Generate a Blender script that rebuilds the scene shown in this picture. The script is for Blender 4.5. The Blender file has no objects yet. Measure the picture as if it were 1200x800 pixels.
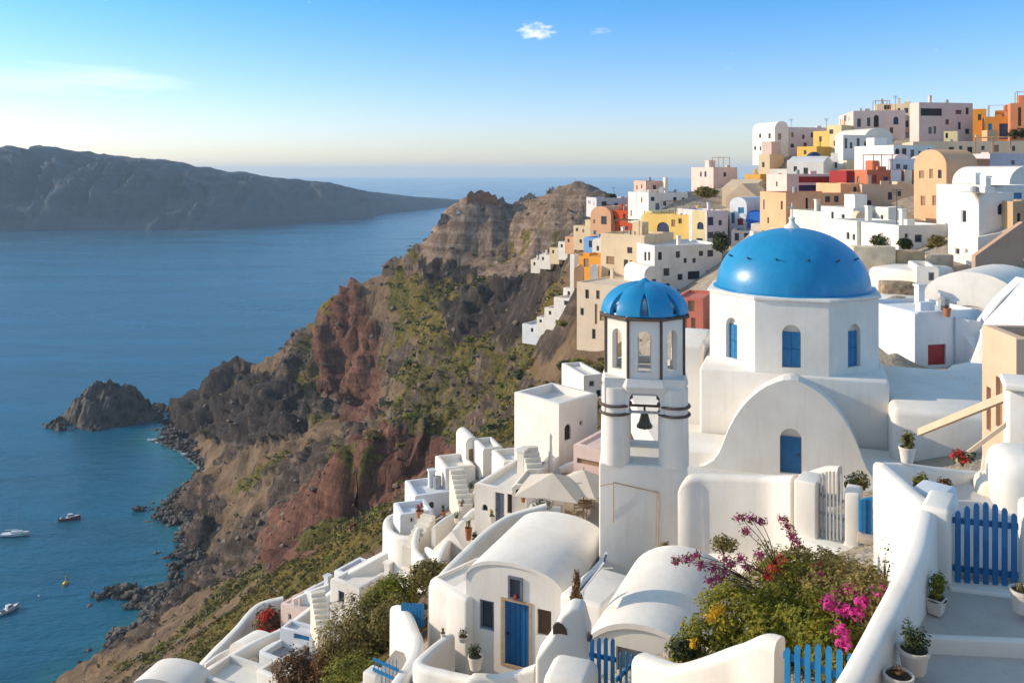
import bpy, bmesh, math, random
import numpy as np
from mathutils import Vector, Matrix, noise as mnoise
R = math.radians
F, HOR, CAMH = 1000.0, 200.0, 120.0      # focal length and level line in photo pixels, eye height over the sea
SC = bpy.context.scene
COL = SC.collection
rnd = random.Random(7)

def zz(py, Y): return CAMH - (py - HOR) * Y / F
def xx(px, Y): return (px - 600.0) * Y / F
def P(px, py, Y): return Vector((xx(px, Y), Y, zz(py, Y)))

# ------------------------------------------------------------------ materials
def newmat(name):
    m = bpy.data.materials.new(name); m.use_nodes = True
    nt = m.node_tree
    return m, nt, nt.nodes['Principled BSDF']
def N(nt, t, **kw):
    n = nt.nodes.new(t)
    for k, v in kw.items():
        if k in n.inputs: n.inputs[k].default_value = v
        else: setattr(n, k, v)
    return n
def ramp(nt, fac, stops):
    n = nt.nodes.new('ShaderNodeValToRGB'); cr = n.color_ramp
    while len(cr.elements) < len(stops): cr.elements.new(0.5)
    for e, (p, c) in zip(cr.elements, stops):
        e.position = p; e.color = (*c, 1) if len(c) == 3 else c
    nt.links.new(fac, n.inputs['Fac']); return n
def mix(nt, fac, a, b):
    n = nt.nodes.new('ShaderNodeMix'); n.data_type = 'RGBA'
    for s, v in ((0, fac), (6, a), (7, b)):
        if hasattr(v, 'is_linked'): nt.links.new(v, n.inputs[s])
        else: n.inputs[s].default_value = v if s == 0 else (*v[:3], 1)
    return n.outputs[2]
def obj_noise(nt, scale, detail=4, rough=.55, coord='Object'):
    tc = N(nt, 'ShaderNodeTexCoord'); n = N(nt, 'ShaderNodeTexNoise', Scale=scale, Detail=detail, Roughness=rough)
    nt.links.new(tc.outputs[coord], n.inputs['Vector']); return n.outputs['Fac']
def bump(nt, bs, h, strength, dist):
    b = N(nt, 'ShaderNodeBump', Strength=strength, Distance=dist)
    nt.links.new(h, b.inputs['Height']); nt.links.new(b.outputs['Normal'], bs.inputs['Normal'])
def mathn(nt, op, a, b):
    n = nt.nodes.new('ShaderNodeMath'); n.operation = op
    for i, v in enumerate((a, b)):
        if hasattr(v, 'is_linked'): nt.links.new(v, n.inputs[i])
        else: n.inputs[i].default_value = v
    return n.outputs[0]

_pl = {}
def plaster(c, wear=.11, bmp=.22):
    key = (c, wear, bmp)
    if key in _pl: return _pl[key]
    m, nt, bs = newmat('plaster')
    a = obj_noise(nt, .55, 5, .6); b = obj_noise(nt, 7.0, 5, .65)
    # brush strokes of old limewash: streaks stretched down the wall
    tc = N(nt, 'ShaderNodeTexCoord'); mp = N(nt, 'ShaderNodeMapping'); mp.inputs['Scale'].default_value = (3.5, 3.5, .35)
    st = N(nt, 'ShaderNodeTexNoise', Scale=1.3, Detail=5, Roughness=.65)
    nt.links.new(tc.outputs['Object'], mp.inputs['Vector']); nt.links.new(mp.outputs[0], st.inputs['Vector'])
    dark = tuple(x * (1 - wear * k) for x, k in zip(c, (1.3, 1.6, 2.0)))
    r1 = ramp(nt, a, [(.35, dark), (.6, c)])
    r2 = ramp(nt, st.outputs['Fac'], [(.32, tuple(x * (1 - wear * 1.3) for x in c)), (.5, c)])
    col = mix(nt, .4, r1.outputs[0], r2.outputs[0])
    nt.links.new(col, bs.inputs['Base Color'])
    bs.inputs['Roughness'].default_value = .85; bs.inputs['Specular IOR Level'].default_value = .25
    bump(nt, bs, mathn(nt, 'ADD', mathn(nt, 'MULTIPLY', b, .5), mathn(nt, 'MULTIPLY', a, 3.5)), bmp, .035)
    _pl[key] = m; return m
def paint(c, rough=.45, wear=.25, name='paint'):
    m, nt, bs = newmat(name)
    a = obj_noise(nt, 5.0, 6, .7)
    r = ramp(nt, a, [(.3, tuple(x * (1 - wear) for x in c)), (.65, c)])
    nt.links.new(r.outputs[0], bs.inputs['Base Color']); bs.inputs['Roughness'].default_value = rough
    bump(nt, bs, a, .2, .01); return m
def stone(c1, c2, scale=1.5, name='stone'):
    m, nt, bs = newmat(name)
    tc = N(nt, 'ShaderNodeTexCoord'); v = N(nt, 'ShaderNodeTexVoronoi', Scale=scale)
    nt.links.new(tc.outputs['Object'], v.inputs['Vector'])
    a = obj_noise(nt, scale * 1.5, 6, .65)
    r = ramp(nt, mathn(nt, 'ADD', mathn(nt, 'MULTIPLY', v.outputs['Distance'], .5), mathn(nt, 'MULTIPLY', a, .7)), [(.3, c1), (.75, c2)])
    nt.links.new(r.outputs[0], bs.inputs['Base Color']); bs.inputs['Roughness'].default_value = .9
    bump(nt, bs, mathn(nt, 'ADD', v.outputs['Distance'], a), .7, .12); return m
def leafmat(stops, name='leaves', trans=.25):
    m, nt, bs = newmat(name)
    at = N(nt, 'ShaderNodeAttribute', attribute_name='tint')
    r = ramp(nt, at.outputs['Fac'], stops)
    nt.links.new(r.outputs[0], bs.inputs['Base Color']); bs.inputs['Roughness'].default_value = .6
    bs.inputs['Specular IOR Level'].default_value = .25
    tr = N(nt, 'ShaderNodeBsdfTranslucent'); nt.links.new(r.outputs[0], tr.inputs['Color'])
    ms = N(nt, 'ShaderNodeMixShader', Fac=trans)
    nt.links.new(bs.outputs[0], ms.inputs[1]); nt.links.new(tr.outputs[0], ms.inputs[2])
    nt.links.new(ms.outputs[0], nt.nodes['Material Output'].inputs['Surface']); return m
def glassmat(c, name='window_glass'):
    m, nt, bs = newmat(name)
    bs.inputs['Base Color'].default_value = (*c, 1); bs.inputs['Roughness'].default_value = .12
    bump(nt, bs, obj_noise(nt, 2.0, 2), .1, .02); return m

WHITE = (.81, .765, .70)
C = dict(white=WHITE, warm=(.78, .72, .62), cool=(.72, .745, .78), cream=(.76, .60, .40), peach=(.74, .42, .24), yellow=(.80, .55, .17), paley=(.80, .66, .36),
         orange=(.80, .36, .06), red=(.62, .085, .02), terra=(.55, .17, .09), pink=(.66, .43, .36), palepink=(.74, .56, .50), lilac=(.66, .58, .60),
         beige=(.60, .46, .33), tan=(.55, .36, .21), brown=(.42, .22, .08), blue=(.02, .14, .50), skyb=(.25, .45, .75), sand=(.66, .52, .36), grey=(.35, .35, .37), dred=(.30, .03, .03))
def PL(c): return plaster(C[c] if isinstance(c, str) else c)
M = {}
M['blue'] = paint((.010, .13, .33), .4, .3, 'blue_paint')
M['blue2'] = paint((.014, .19, .43), .4, .3, 'bright_blue_paint')
M['navy'] = paint((.01, .03, .10), .4, .3, 'navy_paint')
M['greyp'] = paint((.16, .19, .25), .5, .35, 'grey_paint')
M['silver'] = paint((.36, .36, .36), .5, .3, 'silver_paint')
M['wood'] = paint((.36, .21, .11), .6, .4, 'wood')
M['dwood'] = paint((.10, .055, .03), .6, .4, 'dark_wood')
M['brownband'] = paint((.13, .09, .07), .8, .4, 'brown_band')
M['redp'] = paint((.35, .02, .02), .5, .4, 'red_paint')
M['iron'] = paint((.03, .03, .035), .5, .3, 'iron')
M['bronze'] = paint((.10, .095, .06), .4, .4, 'bronze')
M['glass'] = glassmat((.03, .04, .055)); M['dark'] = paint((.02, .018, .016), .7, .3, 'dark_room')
M['terracotta'] = paint((.45, .16, .07), .8, .3, 'terracotta')
M['potw'] = plaster((.70, .64, .57), .2); M['soil'] = paint((.07, .04, .025), .95, .5, 'soil')
M['fabric'] = plaster((.66, .57, .47), .06, .1)
M['woodpale'] = paint((.55, .37, .22), .6, .3, 'pale_wood')
M['boatw'] = paint((.75, .74, .72), .3, .1, 'boat_white'); M['boatr'] = paint((.35, .08, .05), .4, .2, 'boat_red'); M['boatd'] = paint((.04, .05, .08), .3, .2, 'boat_dark')
M['buoy'] = paint((.75, .45, .06), .4, .2, 'buoy_yellow'); M['flow'] = leafmat([(0, (.55, .02, .22)), (1, (.80, .08, .40))], 'pink_petals', .3)
M['flowp'] = leafmat([(0, (.22, .03, .10)), (1, (.48, .08, .22))], 'purple_petals', .3)
M['flowr'] = leafmat([(0, (.40, .02, .02)), (1, (.70, .06, .05))], 'red_petals', .3); M['flowy'] = leafmat([(0, (.55, .28, .02)), (1, (.80, .50, .03))], 'yellow_petals', .3)
M['leaf'] = leafmat([(0, (.05, .075, .010)), (.5, (.17, .185, .020)), (1, (.38, .32, .035))], 'bush_leaves', .4)
M['leafolive'] = leafmat([(0, (.07, .065, .018)), (.5, (.19, .16, .045)), (1, (.36, .27, .09))], 'olive_leaves', .35)
M['leafdark'] = leafmat([(0, (.012, .025, .008)), (.5, (.04, .06, .018)), (1, (.10, .12, .04))], 'dark_leaves')
M['leafbrown'] = leafmat([(0, (.06, .03, .012)), (.5, (.16, .08, .03)), (1, (.30, .15, .05))], 'brown_leaves')
M['leaflime'] = leafmat([(0, (.06, .08, .01)), (.5, (.19, .20, .025)), (1, (.36, .32, .05))], 'lime_leaves')
M['bark'] = paint((.09, .06, .04), .9, .5, 'bark')

# ------------------------------------------------------------------ objects
ROOT = {}
def tag(o, label=None, cat=None, group=None, kind=None):
    if label: o['label'] = label
    if cat: o['category'] = cat
    if group: o['group'] = group
    if kind: o['kind'] = kind
    return o
def thing(name, label, cat, loc, group=None):
    o = bpy.data.objects.new(name, None); COL.objects.link(o); o.location = loc; o.empty_display_size = .3
    ROOT[o] = Vector(loc); return tag(o, label, cat, group)
def link(name, me, mat, parent=None, smooth=None):
    if mat is not None: me.materials.append(mat)
    o = bpy.data.objects.new(name, me); COL.objects.link(o)
    if parent is not None:
        o.parent = parent; ROOT[o] = ROOT.get(parent, Vector((0, 0, 0)))
        if ROOT[o].length > 0: me.transform(Matrix.Translation(-ROOT[o]))
    else:
        vs = me.vertices                                  # origin at the base of the thing
        if len(vs):
            a = np.empty(len(vs) * 3); vs.foreach_get('co', a); a = a.reshape(-1, 3)
            c = Vector(((a[:, 0].min() + a[:, 0].max()) / 2, (a[:, 1].min() + a[:, 1].max()) / 2, a[:, 2].min()))
            me.transform(Matrix.Translation(-c)); o.location = c; ROOT[o] = c
    if smooth is not None:
        me.polygons.foreach_set('use_smooth', [True] * len(me.polygons))
        try: me.set_sharp_from_angle(angle=R(smooth))
        except Exception: pass
    return o
def mk(name, verts, faces, mat, parent=None, smooth=None, recalc=True, bev=None, weld=1e-4):
    bm = bmesh.new()
    vs = [bm.verts.new(v) for v in verts]
    for f in faces:
        try: bm.faces.new([vs[i] for i in f])
        except ValueError: pass
    if weld: bmesh.ops.remove_doubles(bm, verts=bm.verts, dist=weld)
    if recalc: bmesh.ops.recalc_face_normals(bm, faces=bm.faces)
    if bev:
        es = [e for e in bm.edges if len(e.link_faces) == 2 and e.calc_face_angle(0) > .6]
        bmesh.ops.bevel(bm, geom=es, offset=bev, segments=3, profile=.5, affect='EDGES', clamp_overlap=True)
        smooth = smooth or 50
    me = bpy.data.meshes.new(name); bm.to_mesh(me); bm.free()
    return link(name, me, mat, parent, smooth)
class Geo:
    """collects shapes into one mesh"""
    def __init__(s): s.v, s.f = [], []
    def add(s, vs, fs):
        n = len(s.v); s.v += [Vector(v) for v in vs]; s.f += [tuple(i + n for i in f) for f in fs]; return s
    def box(s, c, h, fr=None):
        fr = fr or ((1, 0), (0, 1)); (ux, uy), (nx, ny) = fr
        vs = []
        for dz in (-1, 1):
            for a, b in ((-1, -1), (1, -1), (1, 1), (-1, 1)):
                vs.append((c[0] + ux * a * h[0] + nx * b * h[1], c[1] + uy * a * h[0] + ny * b * h[1], c[2] + dz * h[2]))
        return s.add(vs, [(0, 3, 2, 1), (4, 5, 6, 7), (0, 1, 5, 4), (1, 2, 6, 5), (2, 3, 7, 6), (3, 0, 4, 7)])
    def bar(s, a, b, r, n=6, r2=None):
        a, b = Vector(a), Vector(b); d = (b - a).normalized()
        u = d.cross(Vector((0, 0, 1)) if abs(d.z) < .9 else Vector((1, 0, 0))).normalized(); w = d.cross(u)
        r2 = r if r2 is None else r2; vs = []
        for p, q in ((a, r), (b, r2)):
            for k in range(n):
                t = 2 * math.pi * k / n; vs.append(p + (u * math.cos(t) + w * math.sin(t)) * q)
        fs = [(k, (k + 1) % n, n + (k + 1) % n, n + k) for k in range(n)] + [tuple(range(n))[::-1], tuple(range(n, 2 * n))]
        return s.add(vs, fs)
    def tube(s, pts, r, n=6):
        for a, b in zip(pts[:-1], pts[1:]): s.bar(a, b, r, n)
        return s
    def lathe(s, c, prof, n=24):
        vs, fs = [], []
        for r, z in prof:
            for k in range(n):
                t = 2 * math.pi * k / n; vs.append((c[0] + r * math.cos(t), c[1] + r * math.sin(t), c[2] + z))
        for j in range(len(prof) - 1):
            for k in range(n):
                fs.append((j * n + k, j * n + (k + 1) % n, (j + 1) * n + (k + 1) % n, (j + 1) * n + k))
        fs.append(tuple(range(n))[::-1]); fs.append(tuple(range((len(prof) - 1) * n, len(prof) * n)))
        return s.add(vs, fs)
    def prism(s, poly, vec):
        n = len(poly); poly = [Vector(p) for p in poly]; vec = Vector(vec)
        return s.add(poly + [p + vec for p in poly], [tuple(range(n)), tuple(range(n, 2 * n))[::-1]] + [(k, (k + 1) % n, n + (k + 1) % n, n + k) for k in range(n)])
    def build(s, name, mat, parent=None, smooth=None, bev=None, weld=1e-4): return mk(name, s.v, s.f, mat, parent, smooth, True, bev, weld)

# ------------------------------------------------------------------ walls with real openings
def face_grid(L, H, ops, fn, dep, two=False):
    """a wall L x H with recessed openings; fn(s, c, depth) -> point.  ops: (s0,c0,s1,c1,arched)"""
    g = Geo()
    S = sorted({0.0, L, *[o[0] for o in ops], *[o[2] for o in ops]}); Cc = sorted({0.0, H, *[o[1] for o in ops], *[o[3] for o in ops]})
    for d in ((0.0, dep) if two else (0.0,)):
        for i in range(len(S) - 1):
            for j in range(len(Cc) - 1):
                sm, cm = (S[i] + S[i + 1]) / 2, (Cc[j] + Cc[j + 1]) / 2
                if any(o[0] < sm < o[2] and o[1] < cm < o[3] for o in ops): continue
                g.add([fn(S[i], Cc[j], d), fn(S[i + 1], Cc[j], d), fn(S[i + 1], Cc[j + 1], d), fn(S[i], Cc[j + 1], d)], [(0, 1, 2, 3)])
        for s0, c0, s1, c1, ar in ops:
            if not ar: continue
            r = (s1 - s0) / 2; rv = min(r, (c1 - c0) * .6); cs = c1 - rv; sm = (s0 + s1) / 2
            arc = [(sm - r * math.cos(math.pi * k / 10), cs + rv * math.sin(math.pi * k / 10)) for k in range(11)]
            lft = [fn(s0, c1, d)] + [fn(*p, d) for p in arc[:6]]; rgt = [fn(s1, c1, d)] + [fn(*p, d) for p in arc[:4:-1]]
            g.add(lft, [tuple(range(len(lft)))]); g.add(rgt, [tuple(range(len(rgt)))])
    for o in ops:
        out = outline(o); n = len(out)
        for k in range(n):
            a, b = out[k], out[(k + 1) % n]
            g.add([fn(*a, 0), fn(*b, 0), fn(*b, dep), fn(*a, dep)], [(0, 1, 2, 3)])
    return g
def outline(o, ins=0.0):
    s0, c0, s1, c1, ar = o; s0 -= ins; s1 += ins; c0 -= ins; c1 += ins
    if not ar: return [(s0, c0), (s1, c0), (s1, c1), (s0, c1)]
    r = (s1 - s0) / 2; rv = min(r, (c1 - c0) * .6); cs = c1 - rv; sm = (s0 + s1) / 2
    return [(s0, c0), (s1, c0)] + [(sm + r * math.cos(math.pi * k / 10), cs + rv * math.sin(math.pi * k / 10)) for k in range(11)]
def bars_of(o, fn, d, w, cross=True):
    g = Geo(); s0, c0, s1, c1, _ = o
    def q(a0, b0, a1, b1):
        vs = [fn(a0, b0, d), fn(a1, b0, d), fn(a1, b1, d), fn(a0, b1, d), fn(a0, b0, d + .05), fn(a1, b0, d + .05), fn(a1, b1, d + .05), fn(a0, b1, d + .05)]
        g.add(vs, [(0, 1, 2, 3), (4, 5, 6, 7), (0, 1, 5, 4), (1, 2, 6, 5), (2, 3, 7, 6), (3, 0, 4, 7)])
    q(s0, c0, s0 + w, c1); q(s1 - w, c0, s1, c1); q(s0 + w, c0, s1 - w, c0 + w); q(s0 + w, c1 - w, s1 - w, c1)
    if cross:
        sm = (s0 + s1) / 2; q(sm - w / 2, c0 + w, sm + w / 2, c1 - w)
    return g
KIND = {  # name, material, frame material
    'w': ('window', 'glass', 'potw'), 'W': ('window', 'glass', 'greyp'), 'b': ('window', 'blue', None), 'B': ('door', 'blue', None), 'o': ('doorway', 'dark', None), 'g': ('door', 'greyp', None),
    's': ('door', 'silver', None), 'r': ('window', 'redp', None), 'd': ('window', 'dwood', None), 'n': ('door', 'navy', None), 'k': ('window', 'blue2', None), 'v': ('shutter', 'wood', None), 'p': ('niche', 'potw', None)}
def fill_opening(o, kind, fn, dep, root, near):
    nm, mt, fm = KIND[kind]
    out = outline(o, .01)
    n = len(out); g = Geo()
    g.add([fn(*p, dep - .03) for p in out] + [fn(*p, dep + .03) for p in out], [tuple(range(n)), tuple(range(n, 2 * n))] + [(k, (k + 1) % n, n + (k + 1) % n, n + k) for k in range(n)])
    w = g.build(nm, M[mt], root)
    if near:
        if fm and not o[4]: bars_of(o, fn, dep - .09, .07, o[2] - o[0] > .7).build('window_frame', M[fm], w)
        if nm == 'door':
            bd = Geo(); nb = max(3, int((o[2] - o[0]) / .17))
            for q in range(1, nb): s = o[0] + (o[2] - o[0]) * q / nb; bd.bar(fn(s, o[1] + .02, dep - .03), fn(s, o[3] - .02, dep - .03), .009, 4)
            bd.build('board_joint', M['navy'] if mt == 'blue' else M['iron'], w)
            k = Geo(); s = o[0] + .12 * (o[2] - o[0]); c = o[1] + .48 * (o[3] - o[1])
            k.bar(fn(s, c, dep - .03), fn(s, c, dep - .1), .035); k.build('handle', M['iron'], w)
    return w

AUTO = []     # ground points under the houses
FOOT = []      # footprints that keep the ground below the roofs
def house(name, label, cat, x0, Y0, x1, Y1, yt, yb, d=None, xl=None, col='white', wins=(), roof='flat', rise=None, par=.3, sink=4., bev=.07, group=None, roofcol=None, hard=None, dep=.16, foot=True, turn=.75, auto=True):
    if Y0 > 40 and xl is None:
        dX = xx(x1, Y0) - xx(x0, Y0); Y1 = Y0 + min(max(Y1 - Y0, -turn * dX), .35 * dX)
    A = Vector((xx(x0, Y0), Y0)); B = Vector((xx(x1, Y1), Y1)); W = (B - A).length
    U = (B - A) / W; Nn = Vector((-U.y, U.x))
    if xl is not None:                       # depth so that the back left corner shows at xl
        k = (xl - 600) / F; d = (A.x - k * A.y) / (k * Nn.y - Nn.x)
        d = min(max(d, 1.2), 30)
    if Y0 > 100: sink = min(sink, 1.3)
    zt = zz(yt, Y0); zb = zz(yb, Y0) - sink; H = zt - zb
    def loc(a, b, c): p = A + U * a + Nn * b; return Vector((p.x, p.y, zb + c))
    root = thing(name, label, cat, loc(W / 2, d / 2, sink), group)
    ff = lambda s, c, q: loc(s, q, c); fl = lambda s, c, q: loc(q, s, c); fr = lambda s, c, q: loc(W - q, s, c); fb = lambda s, c, q: loc(s, d - q, c)
    def to_face(px, py, face):
        k = (px - 600) / F
        o, D = (A, U) if face == 'f' else ((A, Nn) if face == 'l' else (B, Nn))
        s = (k * o.y - o.x) / (D.x - k * D.y); t = o.y + s * D.y
        return s, zz(py, t) - zb
    ops = {'f': [], 'l': [], 'r': []}
    for wn in wins:
        face, a0, b0, a1, b1, kind = wn
        s0, cc1 = to_face(a0, b0, face); s1, cc0 = to_face(a1, b1, face)
        if s0 > s1: s0, s1 = s1, s0
        L = W if face == 'f' else d
        s0 = max(s0, .12); s1 = min(s1, L - .12); cc1 = min(cc1, H - .12); cc0 = max(cc0, .1)
        if s1 - s0 < .1 or cc1 - cc0 < .1: continue
        if any(not (s1 <= o[0] or s0 >= o[2] or cc1 <= o[1] or cc0 >= o[3]) for o, _ in ops[face]): continue
        ops[face].append(((s0, cc0, s1, cc1, kind.endswith('^')), kind[0]))
    mat = PL(col); near = Y0 < 75
    if auto and Y0 > 60 and W > 2.5 and H - sink > 2:
        rr = random.Random(int(x0 * 7 + yt * 13))
        for face, L in (('f', W), ('l', d)):
            if face == 'l' and d < 4: continue
            for _ in range(int(L * min(H - sink, 8) / (5.5 if face == 'f' else 9)) + 1):
                ww, hh = rr.uniform(.5, .85), rr.uniform(.75, 1.35); top = H - .75 - rr.choice((0, 0, 2.4, 2.6, 4.9)) - rr.uniform(0, .3)
                if L < ww + 1.2 or top - hh < sink - .3: continue
                s_ = rr.uniform(.5, L - .5 - ww)
                if any(not (s_ + ww + .35 <= o[0] or s_ - .35 >= o[2] or top + .35 <= o[1] or top - hh - .35 >= o[3]) for o, _k in ops[face]): continue
                ops[face].append(((s_, top - hh, s_ + ww, top, rr.random() < .3), rr.choice('wwwdvvkWon')))
    g = Geo()
    dd = min(dep, d * .3)
    for f, L, key in ((ff, W, 'f'), (fl, d, 'l'), (fr, d, 'r'), (fb, W, None)):
        oo = [o for o, _ in ops[key]] if key else []
        q = face_grid(L, H, oo, f, dd); g.add(q.v, q.f)
        if key:
            for o, k in ops[key]: fill_opening(o, k, f, dd - .02, root, near)
    t = min(.28, W * .2, d * .2)
    if roof == 'flat':
        ring = lambda i, c: [loc(i, i, c), loc(W - i, i, c), loc(W - i, d - i, c), loc(i, d - i, c)]
        vs = ring(0, H) + ring(t, H) + ring(t, H - par)
        g.add(vs, [(k, (k + 1) % 4, 4 + (k + 1) % 4, 4 + k) for k in range(4)] + [(4 + k, 4 + (k + 1) % 4, 8 + (k + 1) % 4, 8 + k) for k in range(4)])
        rg = Geo(); rg.add(ring(t - .02, H - par), [(0, 1, 2, 3)]); rg.build('roof', PL(roofcol or col), root)
    else:
        rs = rise or .5 * (W if roof == 'vault' else d) * .6; ns = 14; rg = Geo()
        if roof in ('vault', 'vaultu'):
            L, D = (W, d) if roof == 'vault' else (d, W)
            prof = [(L / 2 - L / 2 * math.cos(math.pi * k / ns), H + rs * math.sin(math.pi * k / ns)) for k in range(ns + 1)]
        else:
            L, D = (W, d) if roof == 'gable' else (d, W); prof = [(0, H), (L / 2, H + rs), (L, H)]; ns = 2
        pt = (lambda a, b, c: loc(a, b, c)) if roof in ('vault', 'gable') else (lambda a, b, c: loc(b, a, c))
        n = len(prof); vs = [pt(a, 0, c) for a, c in prof] + [pt(a, D, c) for a, c in prof]
        rg.add(vs, [(k, k + 1, n + k + 1, n + k) for k in range(n - 1)] + [tuple(range(n)), tuple(range(n, 2 * n)), (0, n - 1, 2 * n - 1, n)])
        rg.build('roof', PL(roofcol or col), root, smooth=35)
    bm = bmesh.new(); vs = [bm.verts.new(v) for v in g.v]
    for f in g.f:
        try: bm.faces.new([vs[i] for i in f])
        except ValueError: pass
    bmesh.ops.remove_doubles(bm, verts=bm.verts, dist=1e-3); bmesh.ops.recalc_face_normals(bm, faces=bm.faces)
    if bev and near and roof == 'flat':
        def tags(v):
            p = Vector((v.co.x, v.co.y)) - A; a, b, c = p.dot(U), p.dot(Nn), v.co.z - zb; r = set()
            for val, lim, nm in ((a, 0, 'a0'), (a, W, 'a1'), (b, 0, 'b0'), (b, d, 'b1'), (c, H, 'c1')):
                if abs(val - lim) < 2e-3: r.add(nm)
            return r
        es = [e for e in bm.edges if len(tags(e.verts[0]) & tags(e.verts[1])) >= 2]
        if es: bmesh.ops.bevel(bm, geom=es, offset=bev, segments=3, profile=.5, affect='EDGES', clamp_overlap=True)
    me = bpy.data.meshes.new('wall'); bm.to_mesh(me); bm.free()
    link('wall', me, mat, root, 40 if near else None)
    if auto and Y0 > 44 and roof == 'flat' and W > 2.6 and d > 2.6:
        rr = random.Random(int(x0 * 3 + yt * 5)); zt0 = H - par
        def rbox(nm, a, b, c0, sa, sb, sc, m_): p = loc(a, b, c0 + sc / 2); return Geo().box(p, (sa / 2, sb / 2, sc / 2), (tuple(U), tuple(Nn))).build(nm, m_, root)
        if rr.random() < .75:
            a, b = rr.uniform(.6, W - .6), rr.uniform(.8, d - .8); hh = rr.uniform(.7, 1.3) + par; ch = rbox('chimney', a, b, zt0 - .02, .42, .42, hh, mat); p = loc(a, b, zt0 + hh + .06); Geo().box(p, (.27, .27, .06), (tuple(U), tuple(Nn))).build('chimney_cap', mat, ch)
        if rr.random() < .4 and W > 4.5 and d > 4.5:
            a, b = rr.uniform(1.4, W - 1.4), rr.uniform(d * .5, d - 1.2); rh = rbox('roof_room', a, b, zt0 - .02, rr.uniform(1.5, 2.2), 1.7, rr.uniform(1.5, 2.1), mat)
        if rr.random() < .45:
            a = rr.uniform(.8, W - .8); rbox('roof_bench', a, .8, zt0 - .02, rr.uniform(.7, 1.2), .45, .45 + par, mat)
        if rr.random() < .12 and Y0 > 60:
            p = loc(rr.uniform(.5, W - .5), rr.uniform(.5, d - .5), zt0); q = p + Vector((0, 0, rr.uniform(2.0, 3.2))); g_ = Geo().bar(p, q, .035, 5)
            for k_ in range(4): w_ = .5 - .07 * k_; g_.bar(q - Vector((w_, 0, .14 * k_)), q + Vector((w_, 0, -.14 * k_)), .018, 4)
            g_.build('aerial', M['iron'], root)
        if rr.random() < .28 and W > 4 and d > 3.5 and Y0 > 90:
            a0, b0, pw_, pd_, ph_ = rr.uniform(.5, W - 3.2), .5, 2.6, min(2.4, d - 1), 2.2; pg = Geo()
            for k_ in range(9): pg.bar(loc(a0 + pw_ * k_ / 8, b0 - .2, zt0 + ph_), loc(a0 + pw_ * k_ / 8, b0 + pd_ + .2, zt0 + ph_), .045, 4)
            pgo = pg.build('pergola', M['wood'], root)
            for sa in (0, pw_):
                for sb in (0, pd_): Geo().bar(loc(a0 + sa, b0 + sb, zt0), loc(a0 + sa, b0 + sb, zt0 + ph_), .06, 5).build('post', M['wood'], pgo)
        if rr.random() < .3:
            a, b = rr.uniform(.8, W - .8), rr.uniform(.8, d - .8); p = loc(a, b, zt0); Geo().lathe(p, [(.3, 0), (.3, .8), (.05, .9)], 10).build('water_tank', M['silver'], root)
    if foot and Y0 > 40:
        m_ = loc(W / 2, d * .3, sink - .25); AUTO.append(((600 + m_.x / m_.y * 1000), m_.y, m_.z))
    if foot: FOOT.append((A, U, Nn, W, d, zt - par - .6))
    return root, loc, W, d, H

def crom(pts, n=6):
    pts = [Vector(p) for p in pts]; out = []
    for i in range(len(pts) - 1):
        p0 = pts[max(i - 1, 0)]; p1 = pts[i]; p2 = pts[i + 1]; p3 = pts[min(i + 2, len(pts) - 1)]
        for k in range(n):
            t = k / n; out.append(.5 * ((2 * p1) + (p2 - p0) * t + (2 * p0 - 5 * p1 + 4 * p2 - p3) * t * t + (3 * p1 - p0 - 3 * p2 + p3) * t ** 3))
    return out + [pts[-1]]
def sweep(name, label, cat, pts, w, h, mat=None, n=6, group=None, smoothp=True, rr=None, wob=.015):
    """a wall with a rounded top that follows pts (top centre line); h = how far it reaches down"""
    path = crom(pts, n) if smoothp else [Vector(p) for p in pts]
    r = rr or w * .35; prof = [(-w / 2, -h), (-w / 2, -r)]
    for k in range(1, 4): t = math.pi / 2 * k / 3; prof.append((-w / 2 + r - r * math.cos(t), -r + r * math.sin(t)))
    prof += [(-x, z) for x, z in prof[::-1]]
    m = len(prof); vs, fs = [], []
    for i, p in enumerate(path):
        a = path[max(i - 1, 0)]; b = path[min(i + 1, len(path) - 1)]; t = Vector((b.x - a.x, b.y - a.y)).normalized(); s = Vector((t.y, -t.x))
        for x, z in prof:
            q = Vector((p.x + s.x * x, p.y + s.y * x, p.z + z))
            if wob:
                nv = mnoise.noise_vector(q * 1.7) * wob + mnoise.noise_vector(q * .5) * wob * 2; q += nv
            vs.append(q)
    for i in range(len(path) - 1):
        for k in range(m - 1): fs.append((i * m + k, i * m + k + 1, (i + 1) * m + k + 1, (i + 1) * m + k))
        fs.append((i * m + m - 1, i * m, (i + 1) * m, (i + 1) * m + m - 1))
    fs += [tuple(range(m)), tuple(range((len(path) - 1) * m, len(path) * m))]
    return tag(mk(name, vs, fs, mat or PL('white'), None, 45), label, cat, group)
def softbox(name, label, cat, x0, Y0, x1, Y1, yt, yb, d, col='white', bev=.12, sink=1.5, group=None, parent=None):
    A = Vector((xx(x0, Y0), Y0)); B = Vector((xx(x1, Y1), Y1)); W = (B - A).length; U = (B - A) / W; Nn = Vector((-U.y, U.x))
    zt = zz(yt, Y0); zb = zz(yb, Y0) - sink; c = (A + B) / 2 + Nn * d / 2
    g = Geo().box((c.x, c.y, (zt + zb) / 2), (W / 2, d / 2, (zt - zb) / 2), (U, Nn))
    o = g.build(name, PL(col) if not hasattr(col, 'node_tree') else col, parent, bev=bev)
    return tag(o, label, cat, group) if parent is None else o

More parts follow.
